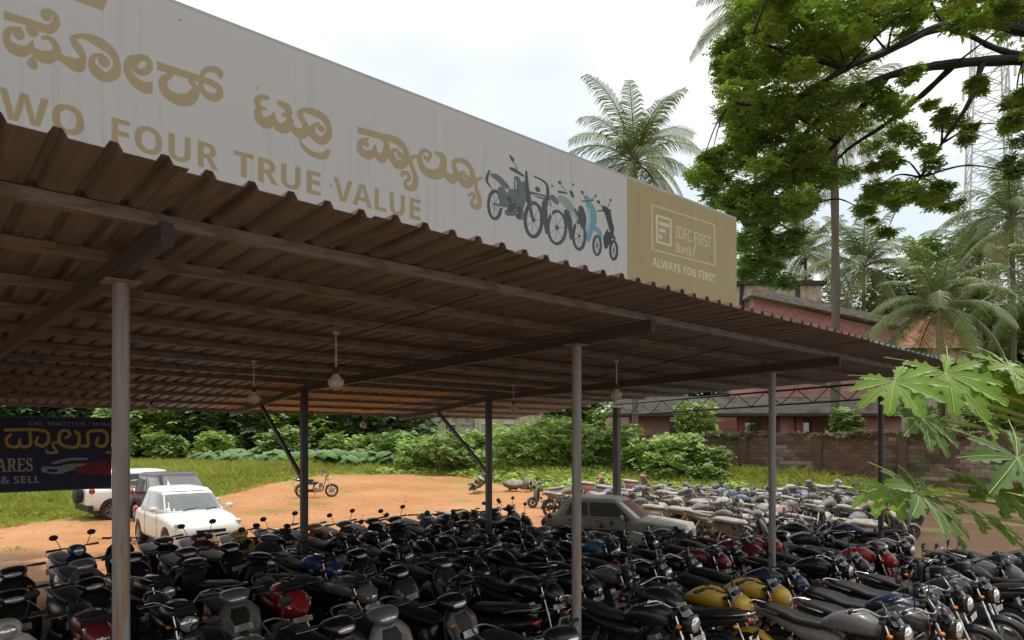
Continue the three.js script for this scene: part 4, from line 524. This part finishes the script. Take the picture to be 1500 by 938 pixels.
function palm(px, py, Z, scale, label, seed, tr = .17, nuts = true) {
  const c = atPx(px, py, Z), gy = rise(c.x, c.z), r = rngOf(seed), t = thing('coconut_palm', label, 'palm tree', [c.x, gy, c.z]), h = c.y - gy;
  part('trunk', limb([V(.3 * (r() - .5), -.2, 0), V(.2 * (r() - .5), h * .5, .1), V(0, h, 0)], tr * 1.25, tr * .8, 10), barkPalm, t);
  const crown = new THREE.Group(); crown.name = 'crown'; t.add(crown); crown.position.y = h;
  for (let k = 0; k < 32; k++) { const f = part('frond', FRONDS[Math.min(6, k * 7 / 32 | 0)], k > 29 ? greens.dry : greens.palm, crown); f.rotation.set(.2 * (r() - .5), k * 2.4 + .5 * r(), .2 * (r() - .5)); const s = scale * (.85 + .3 * r()); f.scale.set(s, s, s); }
  if (nuts) for (let k = 0; k < 9; k++) part('coconut', ell(.13, .16, .13, .32 * Math.cos(k * 2.3), -.25 - .25 * (k % 3), .32 * Math.sin(k * 2.3), 8), mat([.16, .17, .05], .7), crown);
}
palm(930, 238, 41, 1.13, 'tall coconut palm standing by itself above the gold sign panel', 1); palm(1222, 185, 40, 1.05, 'coconut palm with a bare grey trunk rising before the pink house', 2, .24);
palm(1265, 392, 52, 1.1, 'coconut palm behind the pink house beside the bare grey trunk', 3); palm(1376, 452, 37, .95, 'low coconut palm with nuts beside the tiled roof', 4, .2); palm(1482, 318, 46, 1.1, 'coconut palm standing below the lattice tower', 5); palm(1180, 372, 60, 1.1, 'far coconut palm behind the roof room of the house', 6); palm(1435, 372, 60, 1.1, 'far coconut palm between the lattice tower and the tiled roof', 7); palm(1105, 22, 52, 1.1, 'coconut palm whose top shows behind the large tree crown', 8);
palm(1530, 430, 40, 1, 'coconut palm beyond the papaya plant', 9);
// bushes and trees behind the lot
function leafy(name, label, cat, px, Z, h, w, n, m, seed, group, size = 1.5, geo = SPRAY[2]) {
  const p = onGround(px, Z), t = thing(name, label, cat, [p.x, p.y, p.z], 0, group), r = rngOf(seed), bl = [], st = [];
  const k = Math.max(3, Math.round(w * 2.6)); for (let i = 0; i < k; i++) { const a = r() * 6.3, d = w * .36 * r() ** .6, y = h * (.18 + .66 * r() * (1 - .4 * d / w)), R = Math.min(w * .34, h * .34) * (.4 + .7 * r()); bl.push([d * Math.cos(a), y, d * Math.sin(a), R * 1.2, R, R * 1.2, n / k | 0]); st.push(limb([V(.1 * Math.cos(a), -.1, .1 * Math.sin(a)), V(d * .5 * Math.cos(a), y * .55, d * .5 * Math.sin(a)), V(d * Math.cos(a), y, d * Math.sin(a))], cat === 'tree' ? .1 : .035, .012, 5)); }
  part(cat === 'tree' ? 'trunk' : 'stems', MG(st), bark, t); foliage(t, bl, geo, m, size, seed, cat === 'tree' ? 'crown' : 'foliage', .5);
}
const rr = rngOf(404);
for (let i = 0; i < 9; i++) leafy('background_tree', 'dense dark tree standing behind the grass beyond the white cars', 'tree', -140 + i * 86 + 30 * rr(), 54 + 5 * rr(), 6.5 + 3 * rr(), 8, 2300, i % 3 === 1 ? greens.tree : greens.dark, 100 + i, 'dark trees behind the lot', 2.2);
for (let i = 0; i < 7; i++) leafy('shrub', 'bright green shrub growing at the edge of the lot behind the white cars', 'shrub', 60 + i * 85 + 30 * rr(), 50.5 + 2 * rr(), 2.3 + .8 * rr(), 4.5, 900, i % 2 ? greens.bright : greens.bush, 120 + i, 'shrubs behind the lot', 1.7);
for (const [px, Z, h, w, i] of [[620, 47, 2.4, 4, 0], [668, 45, 3.1, 4.5, 1], [715, 46, 2.6, 4, 2], [755, 43, 3.0, 4.5, 3], [790, 44, 3.6, 4.5, 4], [828, 41, 3.7, 4.5, 5], [868, 42, 3.6, 4.4, 6], [905, 39.5, 3.1, 4, 7], [948, 38.5, 2.7, 3.8, 8], [990, 37.5, 2.5, 3.6, 9], [1030, 37, 2.1, 3, 10]])
  leafy('bush', 'leafy green bush growing against the laterite wall beyond the scrap heap', 'bush', px, Z, h * 1.05, w * 1.25, 1500, [greens.bright, greens.bush, greens.bright][i % 3], 140 + i, 'bushes along the wall', .95);
for (let i = 0; i < 7; i++) leafy('background_tree', 'leafy tree standing behind the pale far buildings', 'tree', 590 + i * 62 + 20 * rr(), 73 + 5 * rr(), 8 + 2 * rr(), 8, 1300, i % 2 ? greens.tree : greens.bush, 240 + i, 'trees behind the far buildings', 2.4);
for (let i = 0; i < 13; i++) leafy('background_tree', 'leafy tree standing far behind the pink house', 'tree', 985 + i * 45 + 20 * rr(), 62 + 8 * rr(), 14 + 7 * rr() + (i > 6 ? 3 : 0), 9, 1900, [greens.tree, greens.dark, greens.bush][i % 3], 160 + i, 'trees behind the house', 2.6);
for (const [px, Z, h, i] of [[1440, 35, 6.2, 0], [1490, 34, 7.4, 1], [1240, 39, 4.5, 2], [1015, 44.3, 5.0, 3]]) leafy('garden_bush', ['pale green leafy bush behind the wall beside the tiled roof', 'tall leafy bush behind the wall at the papaya plant', 'grey green bush in front of the dark veranda', 'small leafy bush above the wall by the pink wall panel'][i], 'bush', px, Z, h, i === 2 ? 2.2 : 3, 900, [greens.bright, greens.bush, greens.bush, greens.bright][i], 180 + i, undefined, 1.1);
for (let i = 0; i < 3; i++) leafy('orange_flower_plant', 'orange and yellow leaved garden plant along the wall top', 'plant', [1268, 1428, 1462][i], [38, 34.6, 34.6][i], 3.75, 1.1, 130, leafMat([.5, .22, .03]), 190 + i, 'orange garden plants behind the wall', 1.0);
{ // unseen trees added behind the camera to darken the sign and front rows
  for (const [X, Z, R, i] of [[-7, -8, 6.5, 0], [7, -8.5, 6.5, 1], [17, -1, 6, 2], [-17, -3, 6, 3]]) { const [x, z] = ab(X, Z), t = thing('added_shade_tree', 'broad leafy tree added out of view to shade the sign and front rows', 'tree', [x, 0, z], 0, 'unseen trees added for shade'), r = rngOf(300 + i), bl = [];
    part('trunk', limb([V(0, -.1, 0), V(.2, 3, .1), V(0, 6.5, 0)], .45, .25, 10), bark, t); for (let k = 0; k < 16; k++) { const a = k * 2.4, d = R * (.2 + .7 * r()); bl.push([d * Math.cos(a), 6.5 + 4.5 * r(), d * Math.sin(a), 2.2, 1.5, 2.2, 330]); if (k % 2) part('bough', limb([V(0, 6, 0), V(d * .5 * Math.cos(a), 7, d * .5 * Math.sin(a)), V(d * Math.cos(a), 8.5, d * Math.sin(a))], .15, .04, 5), bark, t); }
    foliage(t, bl, SPRAY[0], greens.tree, 1.5, 310 + i, 'crown', .4); }
}
{ // grass and broad-leaved ground cover: nobody could count it
  const r = rngOf(9), g = (() => { const p = [], ix = []; for (let k = 0; k < 9; k++) { const a = k * 2.39, d = .1 * r(), h = .5 + .5 * r(), ln = .35 * r(), w = .018, c = Math.cos(a), s = Math.sin(a), b = p.length / 3; p.push(d * c - w * s, 0, d * s + w * c, d * c + w * s, 0, d * s - w * c, (d + ln * .4) * c, h * .6, (d + ln * .4) * s, (d + ln) * c, h * .85, (d + ln) * s); ix.push(b, b + 1, b + 2, b + 1, b + 3, b + 2); } const q = new THREE.BufferGeometry(); q.setAttribute('position', new THREE.Float32BufferAttribute(p, 3)); q.setIndex(ix); const f = q.toNonIndexed(); f.computeVertexNormals(); return f; })();
  const N = 26000, im = fin(new THREE.InstancedMesh(g, greens.grass, N)), M4 = new THREE.Matrix4(), q = new THREE.Quaternion(), e = new THREE.Euler(), c = new THREE.Color(); let i = 0, guard = 0;
  while (i < N && guard++ < 900000) { const px = -60 + 1620 * r(), Z = 14 + 42 * r(), [x, z] = ab((px - 750) / 1000 * Z, Z), d = beyondLot(x, z), pt = fbm(x * .6, z * .6, 4, 37) > .66 && px < 320; let hgt = .5; if (d < -.3 + 1.4 * (fbm(x * .8, z * .8, 4, 17) - .4)) { if (!(pt && Z > 15) || r() > .1) continue; hgt = .12; } else hgt = .16 + Math.min(.75, .16 * Math.max(0, d));
    e.set(.2 * (r() - .5), r() * 6.3, .2 * (r() - .5)); q.setFromEuler(e); const s = hgt * (.6 + .8 * r()); M4.compose(V(x, rise(x, z) - .02, z), q, V(1.1 + hgt, s, 1.1 + hgt)); im.setMatrixAt(i, M4); const t = .75 + .6 * r(); im.setColorAt(i++, c.setRGB(t * (.9 + .4 * r()), t, t * .8)); }
  im.count = i; im.name = 'grass'; im.userData = { kind: 'stuff', label: 'rough grass and weeds around the bare lot', category: 'grass' }; scene.add(im);
  const nW = 5200, wd = fin(new THREE.InstancedMesh(SPRAY[2], greens.bright, nW)); for (i = 0; i < nW; i++) { const px = 540 + 560 * r(), Z = 33 + 13 * r(), [x, z] = ab((px - 750) / 1000 * Z, Z), d = beyondLot(x, z); if (d < .2 && px < 840) { i--; continue; } const up = .12 + Math.min(1.1, .13 * Math.max(0, d)) * r() * (px < 900 ? 1 : .55); e.set(.9 * (r() - .5), r() * 6.3, .9 * (r() - .5)); q.setFromEuler(e); const s = .6 + 1.1 * r(); M4.compose(V(x, rise(x, z) + up, z), q, V(s, s, s)); wd.setMatrixAt(i, M4); const k = .7 + .6 * r(); wd.setColorAt(i, c.setRGB(k, k, k * .8)); }
  wd.name = 'weeds'; wd.userData = { kind: 'stuff', label: 'tangled bright weeds between the bare lot and the wall bushes', category: 'weeds' }; scene.add(wd);
  const leaf = grid((u, v) => { const a = (v - .5) * 2, w = .34 * Math.sin(Math.PI * Math.min(1, .12 + u)) ** .8 * (1 - .35 * u); return [a * w, .62 - .28 * u * u - .1 * a * a, .08 + .62 * u]; }, 7, 4), stem = limb([V(0, 0, 0), V(0, .35, .03), V(0, .62, .1)], .02, .012, 4), tg = MG(leaf, stem);
  const n2 = 1500, t2 = fin(new THREE.InstancedMesh(tg, greens.taro, n2)); for (i = 0; i < n2; i++) { const px = 300 + 370 * r(), Z = 48.5 + 6 * r(), [x, z] = ab((px - 750) / 1000 * Z, Z); e.set(0, r() * 6.3, .2 * (r() - .5)); q.setFromEuler(e); const s = .9 + 1.0 * r(); M4.compose(V(x, rise(x, z) + .5 * r(), z), q, V(s, s, s)); t2.setMatrixAt(i, M4); const k = .8 + .5 * r(); t2.setColorAt(i, c.setRGB(k, k, k)); }
  t2.name = 'taro_plants'; t2.userData = { kind: 'stuff', label: 'bank of broad heart-leaved plants behind the grass', category: 'ground cover' }; scene.add(t2);
}
{ // papaya plant in front, its leaves reaching in from the right
  const st = atPx(1640, 700, 3.6), t = thing('papaya_plant', 'papaya plant with large lobed leaves in front of the shed end', 'plant', [st.x, 0, st.z]), vein = mat([.36, .42, .16], .6), r = rngOf(12);
  part('stem', limb([V(0, -.1, 0), V(.03, 1.2, .02), V(0, 2.7, 0)], .055, .04, 9), mat([.2, .22, .12], .8), t);
  function lobe(L, seed) { const q = rngOf(seed), n = 22, ed = [...Array(n + 1).keys()].map((k) => { const u = k / n, tooth = u > .3 && u < .95 ? Math.abs(((u * 4.2 + .3 * q()) % 1) - .5) * 2 : .25; return L * (.03 + .145 * Math.sin(Math.PI * Math.min(1, u * .93)) ** 1.2 * (.42 + .9 * tooth)) * (u > .97 ? .1 : 1); });
    return grid((u, v) => { const k = Math.round(u * n), a = (v - .5) * 2, z = L * u, sweep = Math.abs(a) * ed[k] * .55; return [a * ed[k], -.22 * L * u * u + .28 * Math.abs(a) * ed[k] - .1 * ed[k] * a * a, z + sweep]; }, n, 4); }
  const leafG = [0, 1, 2].map((k) => MG([-2.45, -1.75, -1.1, -.5, 0, .5, 1.1, 1.75, 2.45].map((a, i) => T(lobe(.46 * (1 - .055 * Math.abs(i - 4) ** 1.4) * (.92 + .05 * k), 70 + k * 10 + i), 0, 0, 0, -.1 - .05 * (i % 2), a))));
  const veinG = MG([-2.45, -1.75, -1.1, -.5, 0, .5, 1.1, 1.75, 2.45].map((a, i) => T(tube([[0, .004, 0], [0, -.012, .2], [0, -.07, .38]], .0032, 6, 4), 0, 0, 0, -.1 - .05 * (i % 2), a)));
  for (const [px, py, Z, ry, tilt, roll, s, pale] of [[1385, 548, 3.35, -1.2, .75, .25, .85, 0], [1348, 610, 3.2, -1.0, .9, .1, .62, 1], [1345, 722, 3.1, -.9, .8, -.1, .78, 1], [1478, 540, 3.5, -.6, .7, .2, .8, 0], [1490, 672, 3.0, -1.1, .85, .15, .9, 1], [1425, 752, 3.3, -.7, .55, 0, .7, 0], [1440, 560, 3.6, .4, .8, 0, .6, 0], [1530, 600, 3.4, -.3, .8, 0, .9, 0], [1310, 560, 3.3, -1.5, .6, .3, .7, 0], [1420, 600, 3.45, -.2, .7, .3, .75, 0], [1300, 715, 3.2, -1.7, .5, .2, .62, 0], [1460, 720, 3.1, .3, .6, .1, .75, 1]]) {
    const c = atPx(px, py, Z), l = part('leaf', leafG[(r() * 3) | 0], pale ? greens.papayaPale : greens.papaya, t); l.position.copy(c).sub(t.position); l.rotation.set(tilt, ry + Math.PI / 2 - .8, roll, 'YXZ'); l.scale.setScalar(s * .86); part('leaf_veins', veinG, vein, l);
    const a = V(0, Math.min(2.65, c.y - .25), 0), b = l.position.clone(); part('petiole', limb([a, a.clone().lerp(b, .5).add(V(0, .03, 0)), b], .014, .008, 6), vein, t); }
}
// ---------- wall, house and tower beyond ----------
{
  const A = ab(-8.7, 58), Bp = ab(31, 26.5), dx = Bp[0] - A[0], dz = Bp[1] - A[1], len = Math.hypot(dx, dz), turn = Math.atan2(-dz, dx), t = thing('laterite_wall', 'long weathered laterite block wall with mossy top behind the scrap heap', 'wall', [A[0], 0, A[1]], turn), r = rngOf(15), gs = [], top = 3.12;
  for (let j = 0; j < 14; j++) for (let x = (j % 2) * .21; x < len; x += .42) { const y = .12 + j * .22, lime = sstep(.55, .7, fbm(x * .5, y * .9, 3, 19)) * (x > 30 ? 1 : .3), k = .7 + .6 * r(), moss = sstep(.5, .68, fbm(x * .35, y * .7, 3, 29)); const lm = lime * r(), g = box(.405, .205, .28, x + .2, y, -.02 + .018 * r()); const n = g.attributes.position.count, c = new Float32Array(n * 3);
    for (let i = 0; i < n; i++) { c[i * 3] = (.135 * (1 - moss) + .06 * moss) * k + .2 * lm; c[i * 3 + 1] = (.08 * (1 - moss) + .065 * moss) * k + .19 * lm; c[i * 3 + 2] = (.055 * (1 - moss) + .03 * moss) * k + .17 * lm; } g.setAttribute('color', new THREE.BufferAttribute(c, 3)); gs.push(g); }
  const m = part('laterite_blocks', MG(gs), mat(0xffffff, .95, 0, { vertexColors: true, bumpMap: bumpFine, bumpScale: .03 }), t); m.userData.kind = 'stuff';
  part('mortar_core', box(len, top, .22, len / 2, top / 2, -.03), mat([.3, .27, .23], .95), t);
  part('coping', grid((u, v) => [u * len, top + .05 + .03 * fbm(u * 90, v * 2, 3, 4), .17 - .36 * v], 160, 3), mat([.07, .075, .04], .95, 0, { map: wearTex }), t);
  for (let x = 4; x < len; x += 4.1) part('pier', box(.45, top + .02, .16, x, top / 2, .17), mat([.12, .08, .058], .95, 0, { map: wearTex, bumpMap: bumpFine, bumpScale: .03 }), t);
  const bl = []; for (let k = 0; k < 70; k++) bl.push([8 + (len - 8) * r(), top - .25 * r(), .2, .7, .18, .16, 26]); foliage(t, bl, SPRAY[2], greens.dry, .5, 77, 'dry_creeper', .6);
}
{
  const Z = 47.5, [hx, hz] = ab(0, Z), turn = Math.atan2(-(CS), SN), t = thing('pink_house', 'weathered pink house with dark veranda and sloping grey roof slab', 'house', [hx, 0, hz], turn); // local x = to the right, z = towards the camera
  const pink = mat([.58, .3, .3], .85, 0, { map: wearTex }), pinkLine = mat([.44, .2, .2], .85), pinkDeep = mat([.36, .1, .1], .8, 0, { map: wearTex }), grey = mat([.34, .32, .3], .9, 0, { map: streakTex, bumpMap: bumpFine, bumpScale: .03 }), cream = mat([.48, .4, .29], .9, 0, { map: streakTex }), dark = mat([.03, .022, .02], .8), mould = mat([.06, .06, .05], .95, 0, { map: wearTex }), frame = mat([.2, .1, .06], .7);
  const X = (px) => (px - 750) / 1000 * Z, Y = (py) => CAM_H + (645 - py) / 1000 * Z;
  part('lower_wall', box(X(1330) - X(905), 4.4, 3.4, (X(905) + X(1330)) / 2, 2.2, -4.4), pink, t);
  for (const [a, b] of [[925, 985], [1150, 1172], [1250, 1330]]) { part('wall_panel', box(X(b) - X(a), 4.4, .3, (X(a) + X(b)) / 2, 2.2, -.9), pink, t); for (let k = 0; k < 5; k++) part('board_line', box(X(b) - X(a) - .02, .05, .02, (X(a) + X(b)) / 2, 2.4 + k * .42, -.735), pinkLine, t); }
  for (const px of [1012, 1090, 1175, 1235]) part('column', box(.45, 4.4, .45, X(px), 2.2, -.6), pinkDeep, t);
  for (const px of [995, 1045, 1120, 1200]) { const w = part('window', MG(box(.12, 1.7, .1, X(px) - .6, 3.2, -2.64), box(.12, 1.7, .1, X(px) + .6, 3.2, -2.64), box(1.3, .12, .1, X(px), 4.05, -2.64), box(.06, 1.6, .06, X(px), 3.2, -2.64)), frame, t); part('pane', box(1.1, 1.6, .03, X(px), 3.2, -2.67), carGlass, w); }
  part('canopy_slab', box(X(1345) - X(895), .22, 2.2, (X(895) + X(1345)) / 2, 4.45, -.3), mould, t); part('canopy_parapet', box(X(1345) - X(895), 1.15, .2, (X(895) + X(1345)) / 2, 5.1, .7), grey, t);
  for (let k = 0; k < 14; k++) part('drain_hole', box(.16, .12, .03, X(915) + k * 1.2, 4.72, .81), cream, t);
  // upper storey with a slab that falls to the right
  const up = new THREE.Shape(); up.moveTo(X(1105), 4.5); up.lineTo(X(1105), Y(436)); up.lineTo(X(1315), Y(484)); up.lineTo(X(1315), 4.5); part('upper_wall', new THREE.ExtrudeGeometry(up, { depth: 5, bevelEnabled: false }).translate(0, 0, -5.2), pink, t);
  for (let k = 0; k < 9; k++) { const s = k * .42 + .3, a = Math.atan2(Y(484) - Y(436), X(1315) - X(1105)), L = Math.hypot(X(1315) - X(1105), Y(484) - Y(436)); part('board_line', box(L, .05, .03, (X(1105) + X(1315)) / 2, (Y(436) + Y(484)) / 2 - s, -.19, 0, 0, a), pinkLine, t); }
  { const a = Math.atan2(Y(484) - Y(436), X(1325) - X(1097)), L = Math.hypot(X(1325) - X(1097), Y(484) - Y(436)); part('roof_slab', MG(box(L, .5, 6, (X(1097) + X(1325)) / 2, (Y(436) + Y(484)) / 2 + .3, -2.4, 0, 0, a)), grey, t); }
  part('roof_room', box(X(1216) - X(1092), 2.6, 3.4, (X(1092) + X(1216)) / 2, Y(412) - 1.3, -3), cream, t); part('room_slab', box(X(1222) - X(1086), .28, 4, (X(1086) + X(1222)) / 2, Y(409), -3), mould, t);
  for (const px of [1096, 1180]) part('room_pier', box(.3, 2.5, .1, X(px), Y(412) - 1.3, -1.27), mould, t);
}
{ // tiled roof house beside it
  const Z = 55, [hx, hz] = ab(0, Z), t = thing('tiled_house', 'small house with terracotta tiled roof behind the low palm', 'house', [hx, 0, hz], Math.atan2(-CS, SN)), X = (px) => (px - 750) / 1000 * Z, Y = (py) => CAM_H + (645 - py) / 1000 * Z;
  const x0 = X(1255), x1 = X(1425), ye = Y(512), yr = Y(452), tm = [mat([.36, .17, .09], .85, 0, { map: wearTex }), mat([.28, .13, .075], .9, 0, { map: wearTex }), mat([.42, .24, .14], .85, 0, { map: wearTex })], tile = grid((u, v) => [(u - .5) * .36, .05 * Math.sin(u * Math.PI), -.5 * v], 5, 1), r = rngOf(6), sl = Math.atan2(yr - ye, 4.2), nr = 11;
  for (let j = 0; j < nr; j++) for (let x = x0; x < x1; x += .36) { if (x - x0 > 25 * .36) continue; const m = part('roof_tile', tile, tm[r() * 3 | 0], t); m.position.set(x, ye + (yr - ye) * j / nr + .02 * r(), .5 - 4.2 * j / nr); m.rotation.x = sl - .03; m.rotation.z = .03 * (r() - .5); }
  part('wall', box(x1 - x0 - .6, ye, 3.6, (x0 + x1) / 2, ye / 2, -2), mat([.5, .44, .36], .9, 0, { map: streakTex }), t); part('gable_pillar', box(.55, 2.4, .4, X(1276), ye - 1.2, .3), mat([.6, .58, .54], .8), t); part('ridge', box(x1 - x0, .2, .3, (x0 + x1) / 2, yr + .05, -3.7), tm[1], t);
}
{ // far pale buildings glimpsed under the shed roof
  for (const [px, w, h, Z, c, lb] of [[745, 6.5, 5.6, 66, [.62, .58, .48], 'cream building with dark windows glimpsed over the bushes'], [660, 5.5, 5.2, 70, [.55, .52, .45], 'pale low building far behind the bushes'], [275, 5, 5, 66, [.55, .42, .14], 'ochre building glimpsed between the dark trees']]) { const p = onGround(px, Z), t = thing('far_building', lb, 'building', [p.x, 0, p.z], Math.atan2(-CS, SN)); part('wall', box(w, h, 5, 0, h / 2, -2.5), mat(c, .9, 0, { map: streakTex }), t); part('roof_slab', box(w + .6, .25, 5.6, 0, h + .12, -2.5), mat([.2, .2, .19], .9), t);
    for (const s of [-.32, 0, .32]) { const wd = part('window', MG(box(1.1, .1, .12, s * w, 4.35, .03), box(1.1, .1, .12, s * w, 3.05, .03)), mat([.7, .68, .6], .8), t); part('pane', box(.95, 1.2, .04, s * w, 3.7, .01), carGlass, wd); } }
}
{ // lattice telecom tower
  const p = onGround(1448, 78), t = thing('lattice_tower', 'pale steel lattice tower rising behind the large tree', 'tower', [p.x, 0, p.z], .4), m = mat([.5, .52, .54], .6, .4), H = 50, w = (y) => 3.0 - 1.6 * y / H;
  const stick = (a, b, r0) => { const d = b.clone().sub(a), g = new THREE.CylinderGeometry(r0, r0, d.length(), 5); g.applyQuaternion(new THREE.Quaternion().setFromUnitVectors(V(0, 1, 0), d.normalize())); const q = a.clone().add(b).multiplyScalar(.5); return g.translate(q.x, q.y, q.z); }, C = [[-1, -1], [1, -1], [1, 1], [-1, 1]], cr = [];
  C.forEach(([a, b]) => part('leg', stick(V(a * w(0), 0, b * w(0)), V(a * w(H), H, b * w(H)), .1), m, t));
  for (let y = 0; y < H - 2; y += 2.2) for (let k = 0; k < 4; k++) { const [a, b] = C[k], [c, d] = C[(k + 1) % 4], w0 = w(y), w1 = w(y + 2.2); cr.push(stick(V(a * w0, y, b * w0), V(c * w1, y + 2.2, d * w1), .045), stick(V(c * w0, y, d * w0), V(a * w1, y + 2.2, b * w1), .045), stick(V(a * w1, y + 2.2, b * w1), V(c * w1, y + 2.2, d * w1), .05)); }
  part('bracing', MG(cr), m, t).userData.kind = 'stuff';
  for (const y of [30, 38, 44]) for (let k = 0; k < 4; k++) part('antenna_panel', box(.35, 2.2, .2, C[k][0] * (w(y) + .5), y, C[k][1] * (w(y) + .5)), mat([.7, .7, .7], .6), t);
}
renderer.render(scene, camera);
